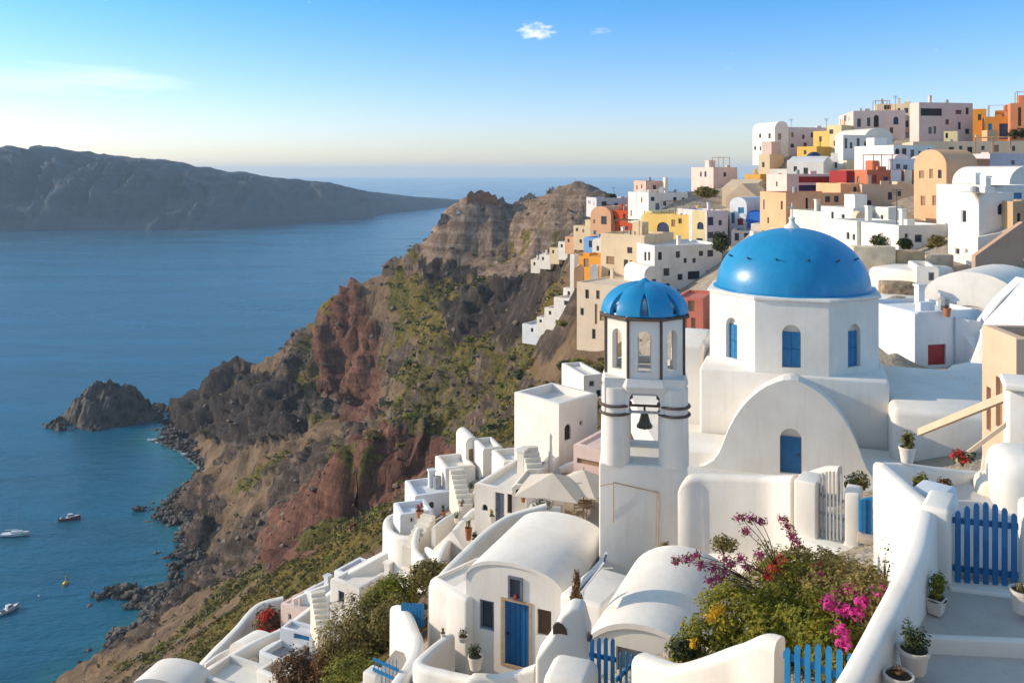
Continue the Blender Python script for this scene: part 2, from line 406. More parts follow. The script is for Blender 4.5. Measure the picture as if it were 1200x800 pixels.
# ------------------------------------------------------------------ foliage
def leaves(name, blobs, n, size, mat, parent=None, seed=1, shell=.55, up=.3):
    """many small leaf faces through the volume of some ellipsoids, thinned by noise so that gaps stay"""
    r = random.Random(seed); wts = [b[1][0] * b[1][1] + b[1][0] * b[1][2] for b in blobs]; tot = sum(wts)
    vs, fs, tint = [], [], []
    for b, wt in zip(blobs, wts):
        c, ra = Vector(b[0]), b[1]; kn = int(n * wt / tot); made = 0; tries = 0
        while made < kn and tries < kn * 6:
            tries += 1
            d = Vector((r.gauss(0, 1), r.gauss(0, 1), r.gauss(0, 1))).normalized()
            q = (shell + (1 - shell) * r.random()) * (1 + .28 * mnoise.noise(d * 2.2 + c * 3))
            p = Vector((c.x + d.x * ra[0] * q, c.y + d.y * ra[1] * q, c.z + d.z * ra[2] * q))
            nz = mnoise.noise(p * (1.6 / max(ra[0], .05)) + Vector((seed, 0, 0)))
            if nz < -.34 + .25 * r.random(): continue
            made += 1
            nr = (d + Vector((r.uniform(-.8, .8), r.uniform(-.8, .8), r.uniform(-.5, .8) + up))).normalized()
            u = nr.cross(Vector((r.uniform(-1, 1), r.uniform(-1, 1), r.uniform(-1, 1)))).normalized(); w = nr.cross(u)
            s = size * r.uniform(.6, 1.3); k = len(vs)
            vs += [p - u * s, p - w * s * .45 + nr * s * .12, p + u * s, p + w * s * .45 + nr * s * .12]
            fs.append((k, k + 1, k + 2, k + 3)); tint.append(min(1, max(0, .5 + .9 * nz * .7 + r.gauss(0, .2))))
    me = bpy.data.meshes.new(name); me.from_pydata(vs, [], fs)
    at = me.attributes.new('tint', 'FLOAT', 'FACE'); at.data.foreach_set('value', tint)
    return link(name, me, mat, parent)
def petals(name, pts, rad, n, size, mat, parent, seed=1):
    return leaves(name, [(p, (rad, rad, rad * .8)) for p in pts], n, size, mat, parent, seed, .2)
def stems(name, c, tips, r, mat, parent):
    g = Geo()
    for t in tips:
        m = (Vector(c) + Vector(t)) / 2 + Vector((0, 0, .08 * (Vector(t) - Vector(c)).length)); g.bar(c, m, r, 5, r * .7); g.bar(m, t, r * .7, 5, r * .4)
    return g.build(name, mat, parent)
def shrub(label, px, py, Y, w, h, mat='leafolive', n=600, ls=.07, seed=1, dp=None, group=None, name='shrub', blobs=None, cat='shrub'):
    """py = foot of the plant in the photograph, w and h in pixels"""
    s = Y / F; b = P(px, py, Y); W, H = w * s / 2, h * s; r = random.Random(seed)
    root = thing(name, label, cat, b, group)
    bl = blobs or [(b + Vector((r.uniform(-.45, .45) * W, r.uniform(-.4, .4) * W, H * r.uniform(.35, .6))), (W * r.uniform(.5, .7), W * r.uniform(.5, .7), H * r.uniform(.38, .5))) for _ in range(4)] + [(b + Vector((0, 0, H * .5)), (W * .7, W * .7, H * .5))]
    stems('stem', b - Vector((0, 0, .1)), [x[0] for x in bl], max(.012, W * .03), M['bark'], root)
    leaves('foliage', bl, n, ls, M[mat], root, seed)
    return root, bl
def pot(label, px, py, Y, w, h, mat='potw', plant='leaf', pw=1.6, ph=1.3, n=260, ls=.035, seed=1, kind='round', name='potted_plant', flower=None, group=None):
    """py = foot of the pot, w/h of the pot in pixels"""
    s = Y / F; b = P(px, py, Y); W, H = w * s / 2, h * s
    root = thing(name, label, 'potted plant', b, group)
    prof = [(W * .68, 0), (W * .72, H * .1), (W * .92, H * .82), (W, H * .84), (W, H), (W * .86, H), (W * .84, H * .86)]
    g = Geo().lathe(b, prof, 4 if kind == 'square' else 18)
    g.build('pot', M[mat], root, smooth=None if kind == 'square' else 40)
    Geo().lathe(b + Vector((0, 0, H * .87)), [(W * .84, 0), (W * .84, .01)], 18).build('soil', M['soil'], root)
    t = b + Vector((0, 0, H)); PW, PH = W * pw, H * ph; r = random.Random(seed)
    bl = [(t + Vector((r.uniform(-.4, .4) * PW, r.uniform(-.4, .4) * PW, PH * r.uniform(.3, .6))), (PW * .55, PW * .55, PH * .5)) for _ in range(4)]
    stems('stem', t - Vector((0, 0, H * .15)), [x[0] for x in bl], .006 + W * .03, M['bark'], root)
    leaves('foliage', bl, n, ls, M[plant], root, seed, .3)
    if flower: petals('blossoms', [x[0] + Vector((0, -PW * .4, PH * .3)) for x in bl[:3]], PW * .3, 50, ls * .9, M[flower], root, seed)
    return root
def picket_gate(label, a, b, h, n, mat, arch=.12, pw=.085, th=.03, rails=(.16, .78), top='arch', group=None, bars=False):
    a, b = Vector(a), Vector(b); L = (b - a); W = L.length; u = L / W; nn = Vector((-u.y, u.x, 0)).normalized()
    root = thing('picket_gate', label, 'gate', (a + b) / 2, group)
    for k in range(n):
        t = (k + .5) / n; p = a + L * t; hh = h * (1 - arch + arch * math.sin(math.pi * (k + .5) / n)) if top == 'arch' else h
        g = Geo(); w2 = pw / 2
        if bars: g.bar(p + Vector((0, 0, .03)), p + Vector((0, 0, hh)), .014)
        else:
            poly = [(-w2, .04), (w2, .04), (w2, hh - .05), (w2 * .6, hh - .012), (0, hh), (-w2 * .6, hh - .012), (-w2, hh - .05)]
            g.prism([p + u * x + Vector((0, 0, z)) - nn * th / 2 for x, z in poly], nn * th)
        g.build('picket', mat, root)
    for f in rails:
        c = (a + b) / 2 + Vector((0, 0, h * f)) + nn * (th / 2 + .02 if not bars else 0)
        Geo().box(c, (W / 2, .018, .045), ((u.x, u.y), (nn.x, nn.y))).build('rail', mat, root)
    return root
# ------------------------------------------------------------------ church with the blue dome
def frame(cx, cy, ef):
    e = Vector(ef).normalized(); r = Vector((-e.y, e.x)); c = Vector((cx, cy))
    def f(a, b, z): p = c + r * a - e * b; return Vector((p.x, p.y, z))
    f.r, f.n = (r.x, r.y), (-e.x, -e.y); return f
CH = frame(13.78, 42, (-.318, -.948))
def block(fr, a0, a1, b0, b1, z0, z1): return Geo().box(fr((a0 + a1) / 2, (b0 + b1) / 2, (z0 + z1) / 2), ((a1 - a0) / 2, (b1 - b0) / 2, (z1 - z0) / 2), (fr.r, fr.n))
W_ = PL('white')
church = thing('church', 'white church with a large blue dome on an eight-sided drum', 'church', CH(0, 0, 107.4))
dome_paint, nt, bs = newmat('dome_paint')
a = obj_noise(nt, .8, 6, .6); b = obj_noise(nt, 9, 5, .7)
tcv = N(nt, 'ShaderNodeTexCoord'); mpv = N(nt, 'ShaderNodeMapping'); mpv.inputs['Scale'].default_value = (2.2, 2.2, .3); nt.links.new(tcv.outputs['Object'], mpv.inputs['Vector'])
sv = N(nt, 'ShaderNodeTexNoise', Scale=1.2, Detail=6, Roughness=.7); nt.links.new(mpv.outputs[0], sv.inputs['Vector'])
c = mix(nt, .5, ramp(nt, a, [(.3, (.006, .19, .40)), (.7, (.02, .30, .56))]).outputs[0], ramp(nt, sv.outputs['Fac'], [(.3, (.006, .19, .42)), (.62, (.014, .27, .53)), (.75, (.09, .36, .64))]).outputs[0])
nt.links.new(c, bs.inputs['Base Color']); bs.inputs['Roughness'].default_value = .33; bs.inputs['Specular IOR Level'].default_value = .45
bump(nt, bs, mathn(nt, 'ADD', a, mathn(nt, 'MULTIPLY', b, .4)), .25, .05)
# drum: eight walls with arched niches
drum = Geo(); ap = 4.12 * math.cos(math.pi / 8); L = 2 * 4.12 * math.sin(math.pi / 8); Z0, Z1 = 110.85, 114.1
niches = []
for k in range(8):
    th = k * math.pi / 4; ca, sa = math.cos(th), math.sin(th)
    def fn(s, c, q, ca=ca, sa=sa):
        x = s - L / 2; y = -(ap - q); return CH(x * ca - y * sa, x * sa + y * ca, Z0 + c)
    op = (L / 2 - .40, .28, L / 2 + .40, 2.22, True)
    g = face_grid(L, Z1 - Z0, [op], fn, .3); drum.add(g.v, g.f); niches.append((op, fn))
bm_top = [CH(4.12 * math.sin(math.pi / 8 + k * math.pi / 4), -4.12 * math.cos(math.pi / 8 + k * math.pi / 4), Z1) for k in range(8)]
drum.add(bm_top, [tuple(range(8))])
drum.build('drum', W_, church, weld=1e-3)
for op, fn in niches:
    out = outline(op, .01); n = len(out); g = Geo().add([fn(*p, .27) for p in out] + [fn(*p, .33) for p in out], [tuple(range(n)), tuple(range(n, 2 * n))] + [(k, (k + 1) % n, n + (k + 1) % n, n + k) for k in range(n)])
    nb = g.build('niche', W_, church)
    g = Geo(); s0, s1 = op[0] + .03, op[2] - .03
    vs = [fn(s0, .29, .20), fn(s1, .29, .20), fn(s1, 1.86, .20), fn(s0, 1.86, .20), fn(s0, .29, .26), fn(s1, .29, .26), fn(s1, 1.86, .26), fn(s0, 1.86, .26)]
    g.add(vs, [(0, 1, 2, 3), (4, 5, 6, 7), (0, 1, 5, 4), (1, 2, 6, 5), (2, 3, 7, 6), (3, 0, 4, 7)])
    sh = g.build('shutter', M['blue2'], nb)
    g = Geo(); sm_ = (s0 + s1) / 2
    g.bar(fn(sm_, .3, .195), fn(sm_, 1.85, .195), .012, 4); g.bar(fn(s0, 1.1, .195), fn(s1, 1.1, .195), .02, 4); g.build('shutter_batten', M['blue'], sh)
g = Geo()
for R0, z in ((4.12, Z1 + .003), (4.24, Z1 + .05), (4.24, Z1 + .14), (4.0, Z1 + .18)):
    for k in range(8): t = math.pi / 8 + k * math.pi / 4; g.v.append(CH(R0 * math.sin(t), -R0 * math.cos(t), z))
g.f = [(j * 8 + k, j * 8 + (k + 1) % 8, j * 8 + 8 + (k + 1) % 8, j * 8 + 8 + k) for j in range(3) for k in range(8)] + [tuple(range(24, 32)), tuple(range(8))]
g.build('cornice', W_, church)
rd, hd, zd = 3.62, 2.86, Z1 + .16
prof = [(rd + .16, -.02), (rd + .16, .05), (rd + .03, .08)] + [(rd * math.cos(t) , .08 + hd * math.sin(t)) for t in [math.pi / 2 * k / 22 for k in range(22)]] + [(.12, .08 + hd)]
dome = Geo().lathe(CH(0, 0, zd), prof, 72).build('dome', dome_paint, church, smooth=60)
top = CH(0, 0, zd + hd + .05)
fin = Geo().lathe(top, [(.42, -.06), (.34, .1), (.16, .25), (.12, .4), (.17, .47), (.12, .54), (.03, .6)], 16).build('finial', W_, dome, smooth=50)
Geo().bar(top + Vector((0, 0, .55)), top + Vector((0, 0, 1.25)), .035).bar(top + Vector((-.2, 0, 1.02)), top + Vector((.2, 0, 1.02)), .03).build('cross', M['potw'], fin)
for th, el in ((-38, 33), (-12, 34), (14, 34), (40, 33), (66, 33), (-64, 33)):
    t, e = R(th), R(el); rr = rd * math.cos(e); p = CH(rr * math.sin(t), -rr * math.cos(t), zd + hd * math.sin(e)); q = CH((rr + .22) * math.sin(t), -(rr + .22) * math.cos(t), zd + hd * math.sin(e) + .10)
    Geo().bar(p, q, .05, 6, .035).build('dome_hook', M['iron'], dome)
# square base and wings
bb = .12
block(CH, -4.05, 4.05, -3.9, 4.05, 107.0, 110.85).build('base', W_, church, bev=bb)
block(CH, -5.75, -4.15, -1.2, 3.6, 106.5, 111.35).build('side_aisle', W_, church, bev=.2)
block(CH, 4.0, 8.0, -5.4, 3.2, 106.5, 110.1).build('wing', W_, church, bev=.3)
block(CH, 7.2, 12.5, -3.9, 5.5, 106.5, 110.25).build('apse', W_, church, bev=1.2)
block(CH, -5.2, 5.6, -6.9, -4.05, 106.5, 107.95).build('lower_roof', W_, church, bev=.15)
# arched front with a niche door
G0 = -7.35
half = [(0, 111.42), (.3, 111.38), (.6, 111.26), (.95, 111.08), (1.3, 110.82), (1.65, 110.48), (1.95, 110.1), (2.25, 109.62), (2.5, 109.1), (2.7, 108.55), (2.88, 108.1), (3.1, 107.78), (3.5, 107.5), (4.1, 107.35), (4.1, 105.6)]
zd0, zdw, zsp = 107.55, .42, 109.0; rev = .28
arc = [(zdw * math.sin(math.pi / 2 * k / 6), zsp + zdw * math.cos(math.pi / 2 * k / 6)) for k in range(7)]
g = Geo()
for sgn in (-1, 1):
    o = half + [(0, 105.6), (0, zd0), (zdw, zd0)] + arc[::-1]
    g.add([CH(sgn * x, G0, z) for x, z in o], [tuple(range(len(o)))])
    n = len(half); vs = [CH(sgn * x, G0, z) for x, z in half] + [CH(sgn * x, G0 + .85, z) for x, z in half]
    g.add(vs, [(k, k + 1, n + k + 1, n + k) for k in range(n - 1)])
    g.add([CH(sgn * x, G0 + .85, z) for x, z in half] + [CH(0, G0 + .85, 105.6)], [tuple(range(n + 1))])
    o2 = [(0, zd0), (zdw, zd0)] + arc[::-1]; n = len(o2); g.add([CH(sgn * x, G0, z) for x, z in o2] + [CH(sgn * x, G0 + rev, z) for x, z in o2], [(k, k + 1, n + k + 1, n + k) for k in range(n - 1)] + [tuple(range(n, 2 * n))])
front = g.build('arched_front', W_, church, weld=1e-3)
dr = block(CH, -zdw + .02, zdw - .02, G0 + .2, G0 + .26, zd0 + .01, zsp + .02).build('door', M['blue'], church)
block(CH, zdw - .13, zdw - .09, G0 + .15, G0 + .2, 108.25, 108.35).build('handle', M['iron'], dr)
vt = Geo(); hp = [(x * .86, 106.2 + (z - 106.2) * .9) for x, z in half[:12]]; hp = [(-x, z) for x, z in hp[::-1]] + hp[1:]; n = len(hp)
vt.add([CH(x, G0 + .8, z) for x, z in hp] + [CH(x, -3.6, z) for x, z in hp], [(k, k + 1, n + k + 1, n + k) for k in range(n - 1)] + [tuple(range(n)), tuple(range(n, 2 * n))]); vt.build('barrel_vault', W_, church, smooth=50)
for a0, b0 in ((0, 0), (-5, 2), (6, -1), (10, 1), (0, -5)): FOOT.append((Vector(CH(a0 - 3, b0 - 2.5, 0).xy), Vector(CH.r), Vector(CH.n), 6, 5, 106.8))
# terrace slab round the church
g = Geo().prism([(x, y, 105.5) for x, y in ((6.6, 32), (9.2, 29.2), (13, 27.2), (17.5, 28), (26, 33), (26, 46), (14, 52), (6.6, 48))], (0, 0, 1.95))
tag(g.build('church_terrace', plaster((.72, .68, .62))), 'pale terrace round the domed church', kind='structure')

# ------------------------------------------------------------------ bell tower
BT = frame(4.66, 30, (-.154, -.988))
tower = thing('bell_tower', 'slim white bell tower with a blue ribbed open dome and one bell', 'bell tower', BT(0, 0, 105.5))
block(BT, -1.52, 1.42, -1.38, 1.4, 103.2, 110.12).build('tower_base', W_, tower, bev=.06)
zp = 110.12
for sx in (-1, 1):
    for sy in (-1, 1):
        p = BT(sx * .98, sy * .98, zp); pl = Geo().lathe(p, [(.50, -.05), (.50, .6), (.475, 1.9), (.475, 2.55)], 24).build('pillar', W_, tower, smooth=50)
        for z in (1.62, 1.9): Geo().lathe(p, [(.485, z), (.56, z + .02), (.57, z + .05), (.56, z + .08), (.485, z + .10)], 24).build('moulding', M['brownband'], pl, smooth=50)
# four panels with round arches on the pillars
for th, hw in ((0, 1.34), (math.pi / 2, .97), (math.pi, 1.34), (3 * math.pi / 2, .97)):
    ca, sa = math.cos(th), math.sin(th)
    def fn(s, c, q, ca=ca, sa=sa, hw=hw):
        x = s - hw; y = -(1.34 - q); return BT(x * ca - y * sa, x * sa + y * ca, zp + 1.72 + c)
    g = face_grid(2 * hw, 1.16, [(hw - .52, 0.0, hw + .52, .88, True)], fn, .36, two=True)
    # close top, sides and foot
    for a, b in (((0, 1.16), (2 * hw, 1.16)), ((0, 0), (0, 1.16)), ((2 * hw, 0), (2 * hw, 1.16)), ((0, 0), (hw - .52, 0)), ((hw + .52, 0), (2 * hw, 0))):
        g.add([fn(*a, 0), fn(*b, 0), fn(*b, .36), fn(*a, .36)], [(0, 1, 2, 3)])
    g.build('arch', W_, tower, weld=1e-3)
def octo(r, z, rot=0.0): return [BT(r * math.sin(math.pi / 8 + k * math.pi / 4 + rot), -r * math.cos(math.pi / 8 + k * math.pi / 4 + rot), z) for k in range(8)]
def rings(rs, name, mat, parent, caps=True):
    g = Geo()
    for r, z in rs: g.v += octo(r, z)
    g.f = [(j * 8 + k, j * 8 + (k + 1) % 8, j * 8 + 8 + (k + 1) % 8, j * 8 + 8 + k) for j in range(len(rs) - 1) for k in range(8)]
    if caps: g.f += [tuple(range(8)), tuple(range(len(g.v) - 8, len(g.v)))]
    return g.build(name, mat, parent)
rings([(1.50, zp + 2.40), (1.60, zp + 2.62), (1.50, zp + 2.885), (1.42, zp + 2.90)], 'skirt', W_, tower)
zo, ho, ro = zp + 2.90, 1.92, 1.43
apo, Lo = ro * math.cos(math.pi / 8), 2 * ro * math.sin(math.pi / 8); g = Geo()
for k in range(8):
    th = k * math.pi / 4; ca, sa = math.cos(th), math.sin(th)
    def fn(s, c, q, ca=ca, sa=sa):
        x = (s - Lo / 2) * (1 - q / apo); y = -(apo - q); return BT(x * ca - y * sa, x * sa + y * ca, zo + c)
    w = face_grid(Lo, ho, [(Lo / 2 - .235, .20, Lo / 2 + .235, 1.58, True)], fn, .17, two=True); g.add(w.v, w.f)
lan = g.build('lantern', W_, tower, weld=1e-3)
for k in range(8):
    a, b = octo(ro + .015, zo - .12)[k], octo(ro + .015, zo + ho)[k]; Geo().bar(a, b, .05, 8).build('corner_strip', M['brownband'], tower, smooth=60)
rings([(1.40, zo + ho), (1.60, zo + ho + .02), (1.66, zo + ho + .07), (1.60, zo + ho + .12), (1.3, zo + ho + .125)], 'cornice', M['brownband'], tower)
# dome of eight broad ribs, open between them
rb, hb, zb_ = 1.46, .98, zo + ho + .125
crown = rings([(1.42, zb_), (1.52, zb_ + .01), (1.50, zb_ + .07), (1.25, zb_ + .075)], 'dome_ring', dome_paint, tower)
for k in range(8):
    th = k * math.pi / 4 + math.pi / 8; e = Vector(BT(math.sin(th), -math.cos(th), 0) - BT(0, 0, 0)); t = Vector((-e.y, e.x, 0)); g = Geo(); m_ = 14
    for j in range(m_ + 1):
        ph = math.pi / 2 * j / m_ * .985; rr = rb * math.cos(ph); z = zb_ + .03 + hb * math.sin(ph) * 1.0; hw = min(.43 * (1 - .2 * (j / m_)), .05 + rr * math.tan(math.pi / 8) * .99); th_ = .13
        c = BT(0, 0, z)
        for s_, o_ in ((-1, 0), (-.5, .05), (.5, .05), (1, 0), (1, -th_), (-1, -th_)): g.v.append(c + e * (rr + o_) + t * hw * s_ + Vector((0, 0, o_ * math.sin(ph))))
        if j: g.f += [(6 * j - 6 + i, 6 * j - 6 + (i + 1) % 6, 6 * j + (i + 1) % 6, 6 * j + i) for i in range(6)]
    g.f += [tuple(range(6)), tuple(range(6 * m_, 6 * m_ + 6))]
    g.build('dome_rib', dome_paint, tower, smooth=40)
Geo().lathe(BT(0, 0, zb_ + hb - .08), [(.52, -.04), (.42, .06), (.24, .15), (.13, .2), (.08, .25), (.02, .27)], 16).build('dome_cap', dome_paint, tower, smooth=50)
bell = thing('bell', 'bronze bell hanging in the arch of the bell tower', 'bell', BT(0, -.5, zp + 1.05))
Geo().lathe(BT(0, -.5, zp + 1.02), [(.02, .03), (.27, 0), (.28, .05), (.2, .18), (.15, .36), (.12, .48), (.04, .54), (.035, .74)], 20).build('bell_body', M['bronze'], bell, smooth=50)
Geo().bar(BT(0, -.5, zp + .95), BT(0, -.5, zp + 1.3), .02).lathe(BT(0, -.5, zp + .92), [(.01, 0), (.06, .05), (.01, .1)], 8).build('clapper', M['iron'], bell)
Geo().bar(BT(-.6, -.5, zp + 1.76), BT(.6, -.5, zp + 1.76), .045).build('bell_beam', M['dwood'], bell)
pts = [P(719, 612, 28.52), P(719, 565, 28.52), P(772, 577, 28.5), P(771, 652, 28.5)]
Geo().tube(pts, .022).tube([P(719, 566, 28.54), P(703, 569, 28.6)], .015).build('conduit', M['woodpale'], tower)
FOOT.append((Vector(BT(-1.4, -1.3, 0).xy), Vector(BT.r), Vector(BT.n), 2.8, 2.7, 105.2))
# ------------------------------------------------------------------ the town on the hill, from the ridge down to the church
H = lambda label, *a, **k: house(k.pop('name', 'house'), label, k.pop('cat', 'house'), *a, **k)
G1 = 'houses of the town on the hill'
CNAME = dict(white='white', warm='cream white', cool='bluish white', cream='cream', peach='peach', palepink='pale pink', sand='sandy')
_tr = random.Random(21)
def T(label, *a, **k):
    k.setdefault('group', G1); r = H(label, *a, **k); x0, Y0, x1, Y1, yt, yb = a[:6]
    W = (x1 - x0) * Y0 / F
    if W > 3.6 and Y0 > 58 and len(label.split()) <= 8:
        for side, side_n in ((0, 'left'), (1, 'right')):
            if _tr.random() > .62: continue
            w = (x1 - x0) * _tr.uniform(.22, .4); s = x0 + (side * .5 + _tr.uniform(.02, .12)) * (x1 - x0); h = (yb - yt) * _tr.uniform(.28, .5); cc = _tr.choice(['white', 'white', 'warm', 'cream', 'cool', 'peach', 'palepink', 'sand'])
            Y = min(Y0, Y1) - 2.6 - side * .4; H('%s annex below the %s, on its %s' % (CNAME[cc], label, side_n), s, Y, s + w, Y - .2, yb - h, yb + 3, 2.2, None, cc, [], group='small annexes of the town houses', roof=_tr.choice(['flat', 'flat', 'vault']), rise=.7, par=.2)
    return r
# yellow group by the sea view
T('long yellow house with a blue arched doorway', 754, 137, 811, 129, 250, 292, 9, None, 'yellow', [('f', 770, 260, 784, 272, 'n^'), ('f', 795, 256, 799, 262, 'd')], par=.2)
T('yellow barrel roofed house beside the long yellow house', 750, 142, 770, 138, 262, 285, 9, None, 'paley', [('f', 756, 266, 760, 276, 'w')], roof='vault', rise=2.2)
T('pale yellow house with two small blue arched windows', 811, 128.4, 828, 126.5, 247, 290, 9, None, 'paley', [('f', 817, 260, 824.5, 269, 'n^'), ('f', 816, 279, 823.5, 284.5, 'n')])
T('shaded side of the pale yellow house, its shade in grey plaster', 828.3, 126.5, 853, 131, 247, 292, 9, None, 'lilac', [('f', 829.5, 254.5, 836, 264, 'n'), ('f', 829.5, 272, 836, 279, 'w'), ('f', 842, 258, 846, 264, 'w')])  # grey plaster paints in the shade on the yellow house's side
T('white house full of small windows in the shade below the yellow house', 767, 113, 846, 116, 288, 350, 9, None, 'white',
  [('f', 792, 294.5, 797, 302, 'w'), ('f', 801, 302.5, 805, 308, 'w'), ('f', 811.5, 302.5, 815.5, 308, 'w'), ('f', 819, 294, 824, 300, 'w'), ('f', 829, 293, 836, 300.5, 'w'), ('f', 777.5, 314.5, 784.5, 323, 'w'), ('f', 794, 321, 800, 328, 'w'), ('f', 806, 318, 820, 327, 'w'), ('f', 827.5, 317, 834.5, 327, 'w'), ('f', 838.5, 318, 843, 328, 'w'), ('f', 780, 332, 785, 340, 'w'), ('f', 812, 334, 818, 343, 'o'), ('f', 832, 333, 838, 343, 'w')])
T('small white annex with a curved roof beside the shaded white house', 755, 111, 775, 112.5, 322, 352, 6, None, 'white', [('f', 764, 327, 769, 334, 'w')], roof='vault', rise=1.1)
T('tall cream house with five dark windows behind the bell tower', 704, 122, 755, 115, 273, 340, 8, None, 'cream',
  [('f', 735, 289.5, 741, 297, 'w'), ('f', 731, 304, 736, 316, 'w'), ('f', 737.5, 305, 741, 317, 'w'), ('f', 712.5, 317, 720.5, 329, 'w'), ('f', 710.5, 300, 720, 310, 'v'), ('f', 729, 326, 734, 333, 'w^'), ('f', 737, 326, 742, 333, 'w^')])
T('cream terraced house wall with a buttress below the tall cream house', 676, 113, 740, 101, 330, 398, 10, None, (.74, .60, .45), [('f', 697, 356, 700, 380, 'v'), ('f', 706, 358, 716, 361, 'v')], par=.15)
T('flat white house with a terrace on the cream house', 703, 134, 724, 131, 277, 296, 6, None, 'white', [('f', 706, 284, 712, 290, 'w')])
T('orange balcony house beside the tall cream house', 671, 130, 706, 123, 299, 324, 6, None, 'orange', [('f', 684, 303, 690, 313, 'v'), ('f', 673, 302, 677, 312, 'o')])
T('slender white pillar house end in front of the orange balcony', 668, 124, 673, 123.4, 298, 350, 1.2, None, 'white', [], par=.05)
T('white cottage with one dark wide window on the green slope', 649, 127, 685, 123, 348, 364, 6, None, 'white', [('f', 661, 352, 671, 358.5, 'w')])
T('white upper room standing on the slope cottage', 660, 130, 682, 127, 337, 352, 4, None, 'white', [('f', 665, 341, 668, 346, 'w')])
T('small white step house just below the slope cottage', 638, 138, 651, 136, 360, 376, 5, None, 'white', [('f', 643, 364, 646, 369, 'w')])
T('lowest white house of the stair down the green slope', 612, 148, 637, 144, 379, 393, 5, None, 'cool', [('f', 622, 384, 625, 389, 'w')])
T('narrow white house on the stair down the green slope', 629, 144, 640, 142, 371, 382, 4, None, 'white', [('f', 632, 374, 635, 378, 'w')])
T('vivid red house facing the sea', 714, 186, 741, 178, 246, 280, 9, None, 'red', [('f', 718, 253, 722, 262, 'd')], par=.2)
T('vivid red upper storey above the red house', 735, 192, 746, 188, 229, 250, 7, None, 'red', [], par=.2)
T('peach vaulted house with a tall grey window by the red house', 692, 188, 716, 182, 252, 278, 9, None, 'peach', [('f', 704.5, 249, 711, 263, 'W')], roof='vault', rise=2.)
T('white house with a pink upper floor above the yellow houses', 760, 166, 806, 169, 226, 256, 9, None, 'white', [('f', 777, 236, 781, 241, 'w'), ('f', 789, 231, 793, 237, 'w'), ('f', 768, 238, 773, 248, 'g')])
T('pink top room with a tall white chimney', 757, 172, 783, 173, 212, 230, 7, None, 'pink', [('f', 765, 217, 769, 224, 'w')], par=.15)
T('sunlit white house end left of the pink top room', 745, 171, 761, 166, 222, 256, 7, None, 'warm', [('f', 748, 238, 752, 247, 'b')])
T('slim white chimney house beside the pink top room', 779.5, 170.5, 783, 170.8, 208, 230, .9, None, 'white', [], par=.05)
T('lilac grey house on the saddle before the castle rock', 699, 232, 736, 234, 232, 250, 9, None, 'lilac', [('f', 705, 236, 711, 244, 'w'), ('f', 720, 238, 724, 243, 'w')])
T('pale wall house right of the saddle', 733, 212, 745, 208, 240, 256, 7, None, 'cream', [])
for i, (x0, x1, yt, yb, Y, cc, lb) in enumerate([(622, 633, 304, 314, 232, 'warm', 'lowest of the small houses stepping down the ridge'), (632, 645, 298, 309, 226, 'white', 'second of the small ridge houses, white with a flat roof'), (644, 655, 290, 303, 220, 'cream', 'cream cube in the middle of the stepping ridge houses'),
      (654, 665, 283, 298, 214, 'white', 'white cube above the cream one on the stepping ridge'), (662, 673, 277, 291, 208, 'peach', 'peach cube near the top of the stepping ridge'), (672, 692, 264, 286, 202, 'cream', 'wide cream house topping the stepping ridge row')]):
    T(lb, x0, Y, x1, Y - 5, yt, yb, 5, None, cc, [('f', x0 + 3, yt + 3, x0 + 5.5, yt + 7, 'w')], par=.2)
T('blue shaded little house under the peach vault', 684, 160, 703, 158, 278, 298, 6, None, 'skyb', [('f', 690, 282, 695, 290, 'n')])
T('small white house with a rounded roof by the blue shaded one', 694, 148, 708, 145, 284, 300, 5, None, 'white', [('f', 699, 288, 702, 294, 'w')], roof='vault', rise=.8)
# middle part right of the gap
T('pink ruin house on the crest above the rubble wall', 836, 176, 864, 178, 196, 218, 9, None, 'palepink', [('f', 848, 202, 851, 207, 'o')], par=.15)
T('beige gabled house with a deep shaded front', 851, 150, 888, 147, 231, 262, 9, None, 'beige', [('f', 858, 238, 884, 250, 'o')], roof='gable', rise=2.4)
T('sandy gabled house on the crest beside an orange wall', 846, 164, 882, 160, 220, 240, 9, None, 'sand', [('f', 858, 225, 862, 231, 'w')], roof='gableu', rise=1.6)
T('orange plastered house below the pillar house', 873, 168, 891, 165, 204, 232, 7, None, (.74, .40, .10), [('f', 880, 212, 884, 220, 'o')])
T('cream pillar house at the left end of the hilltop', 889, 170, 902, 167, 181, 212, 6, None, 'cream', [('f', 893, 190, 896, 196, 'w')])
T('pinkish tower room on the cream pillar house', 893, 174, 904, 172, 166, 184, 5, None, 'palepink', [], par=.15)
T('blue and white striped chapel with a blue door', 855, 131, 875, 129, 240, 272, 8, None, 'cool', [('f', 857, 249, 861, 262, 'k'), ('f', 865, 243, 872, 250, 'k'), ('f', 864, 256, 871, 264, 'r')], roof='vault', rise=1.2)
T('low blue barrel roof beside the striped chapel', 874, 128, 898, 126, 258, 272, 6, None, 'blue', [('f', 880, 262, 886, 269, 'n')], roof='vaultu', rise=1.4)
T('grey garage wall below the striped chapel', 857, 122, 880, 121, 270, 284, 6, None, 'grey', [('f', 861, 273, 866, 282, 'n'), ('f', 872, 273, 877, 282, 'n')])
T('low white wall house above the big dome', 880, 112, 945, 108, 262, 282, 7, None, 'warm', [('f', 893, 266, 897, 272, 'w'), ('f', 915, 265, 919, 271, 'w')])
T('narrow white stair house by the dark tree', 897, 134, 912, 132, 232, 262, 6, None, 'white', [('f', 902, 240, 905, 247, 'w')])
T('white house with a sunlit corner under the hilltop', 902, 152, 936, 149, 198, 224, 8, None, 'white', [('f', 912, 203, 916, 209, 'w'), ('f', 925, 203, 929, 209, 'w')])
